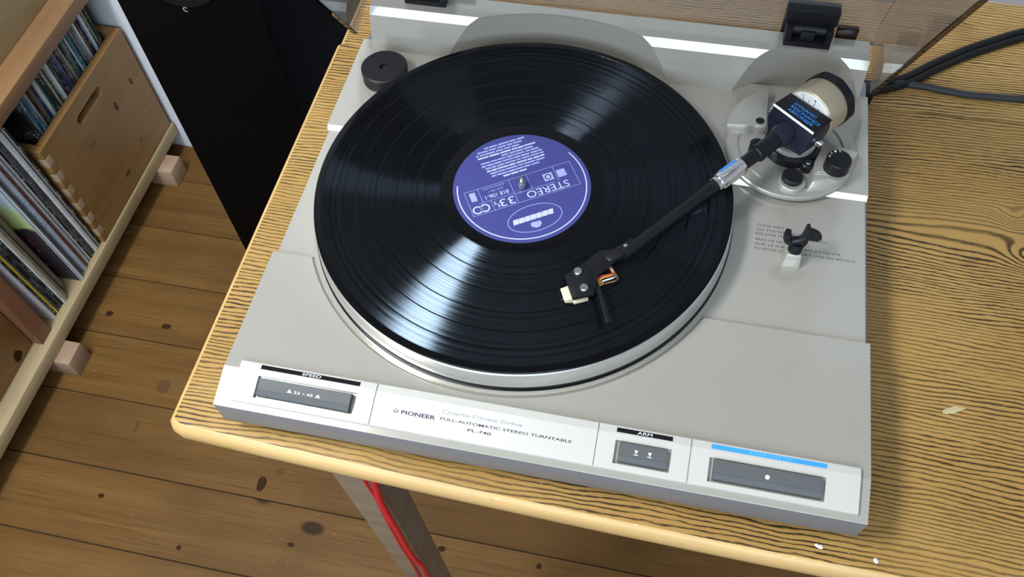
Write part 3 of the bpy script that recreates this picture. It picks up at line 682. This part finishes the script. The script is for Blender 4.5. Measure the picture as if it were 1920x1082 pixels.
for a, b in ((207.6, -9.9), (213.1, 2.3)):
    scw = lathe('head_screw', [(0, 9.5), (2.9, 9.5), (2.9, 10.8), (2.4, 11.4), (0, 11.4)], 'steel', arm, tuple(A(a, b, 0)[:2]), 28)
    cut(scw, (lambda q: (bmesh.ops.transform(q, matrix=Matrix.Translation(A(a, b, 0)) @ Matrix.Rotation(R(35), 4, 'Z'), verts=q.verts), q)[1])(bm_box(-4, 4, -.35, .35, 10.9, 13)))
HF = armT((210.4, -4.2, 0), R(25))
box('cartridge_body', (-11, 8.2, -7.0, 10.6, 2.6, 7.5), 'black_plastic', arm, 0.5, 2, HF)
bm = bm_loft([(8.2, 0.6, 1.4), (8.2, 11.4, 1.4), (13.6, 11.0, 3.0), (13.6, 1.0, 3.0)], [(8.2, 0.6, 7.2), (8.2, 11.4, 7.2), (14.2, 11.0, 6.4), (14.2, 1.0, 6.4)])
sg = finish('stylus_guard', bm, 'stylus_cream', arm, 25, 0.5, 2, HF)
box('stylus_holder', (-2, 8.2, 10.7, 12.6, 1.4, 4.4), 'stylus_cream', arm, 0.4, 2, HF)
tube('stylus', [HF @ Vector((9, 6, 1.8)), HF @ Vector((14, 6, 0.6)), HF @ Vector((14.2, 6, 0.1))], [.5, .35, .2], 'steel', arm, 8)
for i, (mt, b0, b1, zz) in enumerate((('wire_red', 0.8, 3.6, 6.2), ('wire_orange', 2.7, 5.2, 7.0), ('wire_white', 4.2, 6.4, 5.2), ('wire_green', 6.0, 8.6, 4.0))):
    p = [A(202.5-i*0.3, b0-0.6, 4.6), A(197, b0+0.6, zz), A(191.6, b1+0.6, zz+0.4), A(188.4-i*0.2, b1-0.4, zz-1.4), A(187.6, b1-3.6, 5.0), A(186.0, -1.5, 6.0)]
    wr = tube('lead_wire', catmull(p, 6), 0.62, mt, arm, 8)
    tube('lead_clip', [A(203, b0-.7, 4.6), A(198.6, b0+.2, 5.4)], 0.85, 'brass', arm, 8)
# ---------------- arm rest
rs = finish('rest_block', bm_loft([(189.2, -21.5, -22), (201.6, -21.5, -22), (201.6, -6, -22), (189.2, -6, -22)], [(191.0, -17.8, -11.5), (200.8, -17.8, -11.5), (200.8, -7.5, -11.5), (191.0, -7.5, -11.5)]), 'cast_silver', tt, 25, 0.6, 2)
lathe('rest_stem', [(0, -11.5), (5.0, -11.5), (4.8, -5.5), (3.8, -4), (0, -4)], 'black_plastic', rs, (196.0, -12.6), 32)
def plate_y(name, pts, y0, y1, mat, par, bev=0.5, T=None):
    return finish(name, bm_loft([(x, y0, z) for x, z in pts], [(x, y1, z) for x, z in pts]), mat, par, 25, bev, 2, T)
fork = [(192.6, -7.5), (200.5, -7.5), (202.2, -1.5), (202.4, 9), (200.2, 14.2), (198.2, 13.8), (197.6, 4), (196.4, -0.6), (193.2, -1.6), (190.4, 0.2), (190.0, 5.4), (186.4, 5.8), (185.6, 0), (187.6, -4.2)]
plate_y('rest_fork', fork, -14.5, -8.6, 'black_plastic', rs)
tab = [(200.6, -3.0), (209.4, -3.0), (211.2, -0.6)] + [(200.8+10.6*math.cos(R(t_)), -1+10.6*math.sin(R(t_))) for t_ in (18, 36, 54, 72, 88)]
plate_y('rest_tab', tab, -10.2, -8.2, 'black_plastic', rs, 0.3)
tube('rest_clip', [(191.6, -15.6, 0.4), (196.4, -15.0, 2.0), (199.6, -14.4, 6.4)], [1.6, 1.5, 1.2], 'navy_plastic', rs, 12)
# ---------------- hinges and raised lid
LP0 = (138.9, -2.6); th = R(57.0); es = (-math.cos(th), math.sin(th)); et = (math.sin(th), math.cos(th))
def LD(s, t_): return (LP0[0]+es[0]*s+et[0]*t_, LP0[1]+es[1]*s+et[1]*t_)
side = [(0, 0), (-17.0, 42.6), (-3.2, 54.2), (13, 57.6), (33, 61.4), (60, 63), (366, 63), (372, 58), (372, 0)]
LX0, LX1 = -171.6, 247.6
lid_prof = side[1:8]
def lid_strip(pr, x0, x1, th_):
    """shell of the lid running along x, th_ thick towards the inside"""
    P2 = [LD(*q) for q in pr]; inn = []
    for i, q in enumerate(pr):
        a, b = Vector(pr[max(i-1, 0)]), Vector(pr[min(i+1, len(pr)-1)]); d = (b-a).normalized(); nrm = Vector((d.y, -d.x)); inn.append(LD(q[0]+nrm.x*th_, q[1]+nrm.y*th_))
    return bm_profile_x(P2+inn[::-1], x0, x1)
lid = finish('dust_cover', lid_strip(side[4:8], LX0+3, LX1-3, 3.0), 'smoked_acrylic', tt, 30)
finish('cover_back', lid_strip(side[1:5], LX0+3, LX1-3, 3.0), 'smoked_acrylic', lid, 30)
finish('cover_front', lid_strip([(369, 63), (369, 0)], LX0+3, LX1-3, 3.0), 'smoked_acrylic', lid, 30)
for x0, x1 in ((LX0, LX0+3), (LX1-3, LX1)):
    finish('cover_side', bm_profile_x([LD(*q) for q in side], x0, x1), 'smoked_acrylic', lid, 0)
    finish('cover_rim', bm_profile_x([LD(*q) for q in ((0, -1.2), (0, 0), (372, 0), (372, -1.2))], x0-0.2, x1+0.2), 'smoked_edge', lid, 0)
bt = [LD(-17.2, 42.6), LD(-16.2, 43.6)]
box('cover_seam', (LX0+3, LX1-3, bt[0][0]-0.5, bt[0][0]+1.2, bt[0][1]-1.4, bt[0][1]-0.2), 'black_plastic', lid)
for hx in (191.5, -113):
    hg = box('hinge', (hx-17.5, hx+17.5, 160, 176, 15, 19.5), 'black_plastic', tt, 0.8)
    for sx_ in (-17.5, 12.5): box('hinge_cheek', (hx+sx_, hx+sx_+5, 160.5, 178, 19.0, 31), 'black_plastic', hg, 0.8)
    tube('hinge_pin', [(hx-16.6, 170, 25), (hx+16.6, 170, 25)], 4.2, 'rubber', hg, 20)
    box('hinge_spring', (hx-6, hx+5, 163, 176, 19, 27), 'rubber', hg, 1.2)
    box('hinge_leaf', (hx-19.5, hx+19.5, 168, 181, 30, 44), 'black_plastic', hg, 1.6)
    box('hinge_leaf', (hx-19, hx+19, 177, 184, 6, 32), 'black_plastic', hg, 1.2)
    box('hinge_stop', (hx+22, hx+38, 176, 181, 12, 24), 'smoked_edge', hg, 1.0)

# ================================================================== record and adapter
rec = thing('vinyl_record', (0, 0, -1.3), 'black vinyl record with a blue paper label lying on the turntable platter', 'record')
disc = lathe('disc', [(3.7, -1.3), (149, -1.3), (150.4, -0.95), (150.8, -0.6), (150.4, -0.2), (149.2, -0.02), (146.4, -0.05), (146.2, -0.22), (60.0, -0.22), (59.6, -0.12), (50.2, -0.10), (3.7, -0.10)], 'vinyl', rec, (0, 0), 256)
lab = lathe('paper_label', [(3.6, -0.12), (50, -0.12), (49.9, 0.02), (3.6, 0.02)], 'label_blue', rec, (0, 0), 128)
le = R(-148.29); l1 = (math.cos(le), math.sin(le), 0); l2 = (-math.sin(le), math.cos(le), 0)
LT = lambda x, y: frame(Vector(l1)*x+Vector(l2)*y+Vector((0, 0, 0.03)), l1, l2, (0, 0, 1))
def lbar(x0, x1, y0, y1, mat='label_print_soft', name='label_rule'): return flat(name, rect(x0, x1, y0, y1), LT(0, 0), mat, lab, 0.02)
def lring(cx, cy, rx, ry, wd, a0, a1, mat, name='label_ring', n=72):
    o_ = [(cx+rx*math.cos(R(a)), cy+ry*math.sin(R(a))) for a in [a0+(a1-a0)*i/(n-1) for i in range(n)]]
    i_ = [(cx+(rx-wd)*math.cos(R(a)), cy+(ry-wd)*math.sin(R(a))) for a in [a0+(a1-a0)*i/(n-1) for i in range(n)]]
    bm = bmesh.new(); A_ = [bm.verts.new((*q, .02)) for q in o_]; B_ = [bm.verts.new((*q, .02)) for q in i_]
    for i in range(n-1): bm.faces.new((A_[i], A_[i+1], B_[i+1], B_[i]))
    return finish(name, bm, mat, lab, 0, T=LT(0, 0))
lring(0, 0, 47.2, 47.2, 0.9, -22, 202, 'label_print')
for y in (-9.4, 13.2): lbar(-40.6, 41.4, y-.15, y+.15)
lbar(-24, 7, 4.6, 4.9); lbar(7, 34, 3.6, 3.9)
for x, y0, y1 in ((41.0, -9.4, 13.2), (30.8, -9.4, 3.7), (7.0, -9.4, 13.2), (-6.5, -9.4, 4.7), (-40.5, -9.4, 13.2), (25.0, 3.7, 13.2), (-27, -9.4, 4.7)): lbar(x-.15, x+.15, y0, y1)
lettering('label_lettering', 'STEREO', 32.2, 6.2, LT(-33, 6.0), 'label_print', lab)
lettering('label_lettering', '33', 11.2, 6.6, LT(8.6, 5.6), 'label_print', lab)
lettering('label_lettering', '1', 0.9, 2.7, LT(20.6, 9.2), 'label_print', lab)
lettering('label_lettering', '3', 1.6, 2.7, LT(22.0, 5.6), 'label_print', lab); lbar(20.4, 24, 8.5, 8.8, 'label_print')
lettering('label_lettering', '818 106-1', 17.6, 3.6, LT(10.2, -1.6), 'label_print', lab)
lettering('label_lettering', 'MADE IN HOLLAND', 16, 1.4, LT(11.1, -8.2), 'label_print_soft', lab)
lettering('label_lettering', '818 106 1', 11, 1.4, LT(13.1, -4.9), 'label_print_soft', lab)
for cx in (31.0, 36.6): lring(cx, 8.7, 3.6, 3.6, 1.1, 0, 360, 'label_print', n=40)
flat('label_badge', rect(33.8, 38.2, -7.4, 0.6), LT(0, 0), 'label_print_soft', lab, 0.02)
flat('label_badge', rect(-24.6, -17.4, -4.8, 2.0), LT(0, 0), 'label_print_soft', lab, 0.02); flat('label_badge', rect(-34.5, -28, -4.8, 2.0), LT(0, 0), 'label_print_soft', lab, 0.02)
lring(-20.9, -1.4, 2.4, 2.4, 0.7, 0, 360, 'label_print', n=32)
lring(1.0, 29.8, 20.2, 11.6, 0.5, 0, 360, 'label_print_soft')
for i in range(7):                                 # slanted logotype band
    x = -13.6+i*4.35; flat('label_logotype', [(x, 26.6+0.25*i*0), (x+3.9, 26.6), (x+4.9, 30.9), (x+1.0, 30.9)], LT(0, 0), 'label_print', lab, 0.02)
flat('label_logotype', rect(-13, 16.5, 28.2, 29.4), LT(0, 0), 'label_print', lab, 0.025)
flat('label_emblem', [(-1.6, 33.4), (5.4, 33.0), (6.2, 36.0), (3.4, 38.4), (0.2, 38.2), (-1.8, 36)], LT(0, 0), 'label_print_soft', lab, 0.02)
for i, (x0, x1) in enumerate(((-9, 9), (-20, 17), (-25, 19), (-26, 19), (-26.5, 20), (-26, 21), (-24.5, 21), (-21, 4), (-24, 22.5), (-12, 22), (-15, 20), (-18, 14))):
    y = -13.3-i*2.72; x = x0                        # blurred lines of the track list, word by word
    while x < x1-1.5:
        wd = random.uniform(3.2, 9.0); e = min(x+wd, x1); flat('track_line', rect(x, e, y-1.5, y-random.uniform(0, .25)), LT(0, 0), 'label_print' if i in (0, 3, 8) else 'label_print_soft', lab, 0.02); x = e+random.uniform(0.4, 0.9)
ep = thing('record_adapter', (-136.9, 108.5, -18), 'round black large-hole record adapter standing on the turntable deck corner', 'adapter')
bm = bm_lathe([(0, -9.6), (2.4, -9.6), (3.6, -9.2), (3.9, -6.8), (6, -6.4), (17.6, -6.0), (18.9, -6.9), (18.9, -10.5), (18.3, -10.9), (18.3, -16.8), (18.9, -17.2), (18.9, -18), (0, -18)], (-136.9, 108.5), 72)
finish('adapter_body', bm, 'rubber', ep, 32)
lathe('adapter_hole', [(0, -9.5), (3.2, -9.5), (3.2, -9.4), (0, -9.4)], 'dark_gap', ep, (-136.9, 108.5), 32)

# ================================================================== cables behind the turntable
CZ = TZ+4.0
pw = catmull([(226, 196, CZ), (250, 203, CZ), (266, 209, CZ), (292, 223, CZ), (315, 243, CZ), (340, 263, CZ), (362, 278, CZ), (395, 298, CZ), (440, 318, CZ), (500, 330, CZ)], 8)
cb = thing('power_cable', (300, 230, TZ), 'thick black twin cable curving over the table behind the turntable', 'cable')
tube('cable_strand', [Vector((p.x, p.y+1.6, TZ+3.6)) for p in pw], 3.6, 'cable_black', cb, 12)
tube('cable_strand', [Vector((p.x+2.2, p.y-4.6, TZ+3.2)) for p in pw], 3.2, 'cable_black', cb, 12)
gc = catmull([(228, 190, TZ+3), (258, 211, TZ+3), (283.5, 217, TZ+3), (305, 217, TZ+3), (318.6, 215.4, TZ+3), (335, 213.5, TZ+3), (348.8, 213, TZ+3), (387, 215, TZ+3), (450, 219, TZ+3)], 8)
tag(tube('signal_cable', gc, 3.0, 'cable_grey', None, 12), 'thin dark grey cable lying straight below the thick black twin cable', 'cable')
pg = thing('cable_plug', (256, 196, TZ), 'small black plug lying at the rear corner of the turntable', 'plug')
box('plug_body', (251, 263, 190, 203, TZ, TZ+13), 'black_plastic', pg, 1.2); box('plug_collar', (252, 262, 203, 209, TZ+1, TZ+10), 'rubber', pg, 1)

# ================================================================== loudspeaker
sp = thing('loudspeaker', (-442, 420, FLOOR), 'tall plain black floor loudspeaker standing beside the table', 'loudspeaker')
box('cabinet', (-530, -355, 303, 560, FLOOR, 260), 'speaker_side', sp, 2)
box('grille', (-531, -354.5, 300, 303, FLOOR+10, 255), 'speaker_black', sp, 1)
T = frame((-446, 300, -92), (1, 0, 0), (0, 0, 1), (0, -1, 0))
for nm, r0, r1, zz in (('woofer_ring', 44, 52, 1.6), ):
    finish(nm, bm_lathe([(r0, 0), (r1, 0), (r1, zz), (r0, zz), (r0, 0)], (0, 0), 64), 'speaker_cone', sp, 30, T=T)
finish('woofer_cone', bm_lathe([(0, 1.0), (14, 2.6), (44, 0.3), (44, 0), (0, 0)], (0, 0), 64), 'speaker_cone', sp, 40, T=T)
o_, i_ = circle((0, 0), 3.2, 40, 300, 16), circle((0, 0), 2.2, 40, 300, 16)
flat('maker_mark', o_+i_[::-1], frame((-448, 299.9, -149), (1, 0, 0), (0, 0, 1), (0, -1, 0)), 'print_grey', sp, 0.1)

# ================================================================== shelf unit with crates and record sleeves
SZ = -735
sh = thing('shelf_unit', (-1000, 150, FLOOR), 'low pine shelf unit against the wall holding crates and record sleeves', 'shelf')
box('bottom_board', (-1215, -833, -420, 619, SZ-28, SZ), 'shelf_pine', sh, 2.0)
box('upper_board', (-1215, -835, -420, 619, -414, -390), 'board_pine', sh, 1.5)
box('divider', (-1180, -845, 120, 149, SZ, -414), 'divider_pine', sh, 0.8)
for y in (540, 126, -330):
    for x in (-828, -1120): box('foot', (x-42, x+22 if x > -900 else x+42, y-21, y+21, FLOOR, SZ-28), 'foot_pine', sh, 1.5)
def crate(name, x1, y0, y1, z0, z1, mats, label, slot=None, depth=355):
    z0 += 0.4
    cr = thing(name, ((x1-depth/2), (y0+y1)/2, z0), label, 'crate')
    T_ = 14
    f = finish('front_panel', bm_box(x1-T_, x1, y0+T_, y1, z0, z1), mats, cr, 25, 1.2, 2)
    if slot:
        a, b, z, h = slot; pts = [(y, zz) for y, zz in circle((b-h, z), h, -90, 90, 12)+circle((a+h, z), h, 90, 270, 12)]
        cut(f, bm_profile_x(pts, x1-40, x1+20))
    # comb joint on the corner: fingers of the side panel run through to the front
    sd = bm_box(x1-depth+T_, x1-T_, y0, y0+T_, z0, z1); nf = 13; hgt = (z1-z0)/nf
    finish('side_panel', sd, mats, cr, 25, 0.8, 1)
    for k in range(nf):
        box('joint_finger', (x1-T_, x1-(0.0 if k % 2 else 0.15), y0, y0+T_-0.3, z0+k*hgt+0.4, z0+(k+1)*hgt-0.4), 'end_grain' if k % 2 else mats, cr, 0.7, 1)
    box('side_panel', (x1-depth+T_, x1-T_, y1-T_, y1, z0, z1), mats, cr, 0.8, 1)
    box('back_panel', (x1-depth, x1-depth+T_, y0, y1, z0, z1), mats, cr, 0.8, 1)
    box('bottom_panel', (x1-depth+T_, x1-T_, y0+T_, y1-T_, z0, z0+5), mats, cr)
    return cr
crates = []
crates += [crate('wooden_crate', -836, 330, 613, SZ, -499, 'crate_pine', 'brown wooden crate with a hand slot and comb jointed corner, full of record sleeves', (425, 505, -534, 8.5))]
crates += [crate('wooden_crate', -862, -170, 118.5, SZ, -499, 'crate_pine', 'wooden crate with a dark knot standing left of the reddish shelf divider')]
crate('wooden_crate', -876, 250, 560, -390, -160, 'crate_pale', 'pale wooden crate standing on the upper shelf board')
plain('knot_dark', (0.042, 0.021, 0.010), 0.7, 0, 0.05)
plain('knot_brown', (0.120, 0.060, 0.026), 0.7, 0, 0.05)
def knot(T, rx, ry, mat, parent, th=0.12):
    pts = [(rx*math.cos(R(a_))*(1+0.12*math.sin(3*R(a_)+rx)), ry*math.sin(R(a_))*(1+0.10*math.cos(2*R(a_)+ry))) for a_ in range(0, 360, 15)]
    return flat('knot', pts, T, mat, parent, th)
CF = lambda x, y, z: frame((x, y, z), (0, 1, 0), (0, 0, 1), (1, 0, 0))
for par, x, y, z, rx, rz, mt in ((crates[0], -836, 574.5, -585, 3.5, 7.5, 'knot_brown'), (crates[0], -836, 514.6, -587, 4.5, 9, 'knot_brown'), (crates[0], -836, 525.3, -683, 4.5, 6.0, 'knot_brown'),
                             (crates[0], -836, 525.3, -683, 3.0, 4.2, 'crate_pine'), (crates[0], -836, 458, -697, 10, 3, 'knot_brown'), (crates[1], -862, 86, -716, 9, 11, 'knot_dark')):
    knot(CF(x, y, z), rx, rz, mt, par, 0.12 if mt != 'crate_pine' else 0.16)
for x, y, rx, ry, mt in ((-812, 229, 6.5, 6, 'knot_dark'), (-701, 223, 8.5, 5.5, 'knot_dark'), (-657, 114, 11, 13, 'knot_brown'), (-671, 38, 3, 11, 'knot_brown'), (-435, -15, 7, 13, 'knot_dark'),
                     (-413, 9, 6, 6, 'knot_brown'), (-676, -81, 5, 3.5, 'knot_dark'), (-523, -133, 4, 3.5, 'knot_dark'), (-358, -96, 6, 3, 'knot_dark'), (-134, -58, 6, 4, 'knot_dark'), (12, -55, 4, 4, 'knot_dark')):
    knot(frame((x, y, FLOOR-0.02), (1, 0, 0), (0, 1, 0), (0, 0, 1)), rx, ry, mt, plank_at(x, y))

COL = {'white': ((0.76, 0.78, 0.80), (0.20, 0.20, 0.24), 0.45), 'black': ((0.010, 0.010, 0.012), (0.45, 0.45, 0.48), 0.8), 'grey': ((0.26, 0.28, 0.29), (0.05, 0.05, 0.06), 0.8),
       'pale green': ((0.55, 0.63, 0.57), (0.15, 0.2, 0.16), 0.6), 'olive brown': ((0.13, 0.11, 0.065), (0.03, 0.03, 0.02), 0.6), 'dark grey': ((0.055, 0.058, 0.065), (0.4, 0.4, 0.4), 0.6),
       'red brown': ((0.20, 0.050, 0.035), (0.5, 0.4, 0.35), 0.4), 'pale blue': ((0.52, 0.61, 0.72), (0.12, 0.15, 0.26), 0.45), 'beige': ((0.34, 0.32, 0.25), (0.1, 0.1, 0.08), 0.3),
       'yellow': ((0.58, 0.50, 0.03), (0.1, 0.08, 0.02), 0.4), 'navy blue': ((0.028, 0.035, 0.16), (0.45, 0.45, 0.5), 0.7), 'teal': ((0.045, 0.16, 0.20), (0.5, 0.55, 0.5), 0.7),
       'purple brown': ((0.055, 0.030, 0.038), (0.5, 0.35, 0.3), 0.7), 'cream': ((0.50, 0.46, 0.34), (0.15, 0.1, 0.08), 0.6), 'dark green': ((0.020, 0.035, 0.028), (0.4, 0.45, 0.3), 0.7),
       'tan': ((0.36, 0.26, 0.17), (0.1, 0.06, 0.03), 0.5), 'lilac': ((0.42, 0.40, 0.52), (0.12, 0.08, 0.14), 0.7), 'lime yellow': ((0.40, 0.42, 0.10), (0.05, 0.08, 0.02), 0.5)}
for k, (c, i, a) in COL.items(): sleeve_mat('sleeve_'+k, c, i, a)
t = NT('sleeve_art'); o = t.obj()              # splashy abstract cover: pale sky above, dark below with colour dashes
sx = t.n('ShaderNodeSeparateXYZ'); t.link(o, sx.inputs[0])
n1 = t.noise(o, 14.0, 4, 0.6); zz = t.math('MULTIPLY_ADD', t.math('SUBTRACT', n1, 0.5), 0.09, sx.outputs[2])
c = t.mix(t.ramp(zz, 0.150, 0.165), (0.045, 0.035, 0.04), (0.55, 0.66, 0.28))
c = t.mix(t.ramp(zz, 0.190, 0.225), c, (0.55, 0.68, 0.74))
n2 = t.noise(t.mapping(o, (30, 30, 12)), 1.0, 3); low = t.ramp(sx.outputs[2], 0.145, 0.125)
c = t.mix(t.math('MULTIPLY', t.ramp(n2, 0.60, 0.64), low), c, (0.50, 0.04, 0.09))
n3 = t.noise(t.mapping(o, (26, 26, 40), (3, 1, 2)), 1.0, 3); c = t.mix(t.math('MULTIPLY', t.ramp(n3, 0.62, 0.66), low), c, (0.45, 0.48, 0.05))
t.bsdf(c, 0.45); M['sleeve_art'] = t.m
SL = 310.0; meshes = {}
def sleeve(th_, colour, y, x, z, lean, label, group, art=False):
    """card sleeve with softly rounded spine; shared mesh per thickness and colour"""
    key = (round(th_, 1), colour, art)
    if key not in meshes:
        q = th_/2; e = min(q*0.55, 0.9)
        pts = [(-SL, -q), (-e, -q), (-e*0.3, -q+e*0.35), (0, -q+e), (0, q-e), (-e*0.3, q-e*0.35), (-e, q), (-SL, q)]
        ob = finish('record_sleeve', bm_prism(pts, 0, SL), ['sleeve_'+colour, 'sleeve_art'], None, 40)
        if art:
            for p in ob.data.polygons:
                if p.normal.y < -0.9: p.material_index = 1
        meshes[key] = ob; o_ = ob
    else:
        o_ = meshes[key].copy(); col.objects.link(o_)
    o_.location = Vector((x, y, z))*S; o_.rotation_euler = (R(lean), 0, 0)
    return tag(o_, label, 'record sleeve', group)
# lower shelf row, from the crate towards the divider: colour, thickness, gap after, setback of the spine
row = [('black', 2.4, 0.2, 5), ('pale green', 4.6, 0.2, 6), ('black', 2.2, .2, 5), ('white', 7.4, .2, 4), ('olive brown', 3.2, .2, 8), ('dark grey', 4.2, .2, 7), ('pale blue', 3.0, .2, 9), ('black', 3.4, .2, 7),
       ('white', 3.0, .2, 8), ('grey', 3.4, .2, 8), ('white', 2.8, .2, 8), ('grey', 3.2, .2, 9), ('red brown', 6.0, .2, 7), ('pale blue', 6.0, 10.0, 4), ('grey', 3.0, .2, 3), ('white', 3.2, .2, 1), ('pale blue', 3.4, 12.5, 2),
       ('beige', 8.0, 0.4, 26), ('olive brown', 6.5, 4.5, 34), ('beige', 5.0, .2, 10), ('cream', 5.0, .2, 8), ('white', 2.6, .2, 9), ('black', 3.8, .2, 12), ('dark grey', 3.4, .2, 13), ('black', 3.0, .2, 12),
       ('navy blue', 3.0, .2, 14), ('dark grey', 2.6, .2, 12), ('yellow', 3.4, .2, 12), ('black', 4.6, .2, 13), ('white', 6.0, .2, 13)]
tot = sum(r[1]+r[2] for r in row)
def where(seq, i):
    a = seq[i-1][0] if i > 0 else None; b = seq[i+1][0] if i < len(seq)-1 else None
    return a, b
y = 327.0; fit = (327.0-168.5)/tot
for i, (c, th_, gp, sb) in enumerate(row):
    a, b = where(row, i)
    pos = ('between a %s and a %s one' % (a, b)) if a and b else ('against the brown crate' if not a else 'against the reddish divider')
    lbl = '%s record sleeve %s on lower shelf' % (c, pos)
    if i == 16: lbl = 'record sleeve with a colourful splashed cover facing out on the lower shelf'
    T_ = th_*fit
    lean = 2.5
    sleeve(T_, c, y-T_/2, -838-sb, SZ+T_/2*math.sin(R(lean))+0.2, lean, lbl, 'record sleeves on the lower shelf', art=(i == 16))
    y -= (th_+gp)*fit
# sleeves in the crate, from its comb jointed corner towards the wall
seqc = ['black', 'olive brown', 'teal', 'navy blue', 'teal', 'lilac', 'white', 'purple brown', 'olive brown', 'cream', 'navy blue', 'pale green', 'white', 'teal', 'dark green', 'purple brown', 'cream', 'dark green', 'black',
        'pale green', 'white', 'black', 'dark grey', 'black', 'navy blue', 'tan', 'black', 'dark grey', 'beige', 'cream', 'dark green', 'teal', 'black', 'white', 'teal', 'cream', 'dark green', 'lilac', 'grey', 'white', 'purple brown', 'beige', 'dark grey', 'pale blue', 'black', 'lime yellow', 'cream', 'dark green']
ths = [random.choice((3.2, 4.0, 4.8, 5.6, 6.4)) for _ in seqc]
for i, c in enumerate(seqc):
    if c in ('black', 'navy blue', 'purple brown', 'teal'): ths[i] += 1.6
    if i == 43: ths[i] = 8.0
span = 590-368.0; k = span/sum(ths); y = 368.0
cnt = {}
for i, c in enumerate(seqc):
    a, b = where([(q,) for q in seqc], i)
    pos = ('between a %s and a %s one' % (a, b)) if a and b else ('nearest the comb joint' if not a else 'next to the white wall')
    T_ = ths[i]*k
    sleeve(round(T_-0.25, 1), c, y+T_/2, -856-random.uniform(0, 7), SZ+6.2, 1.0, '%s record sleeve %s in the slotted crate' % (c, pos), 'record sleeves in the slotted crate')
    y += T_
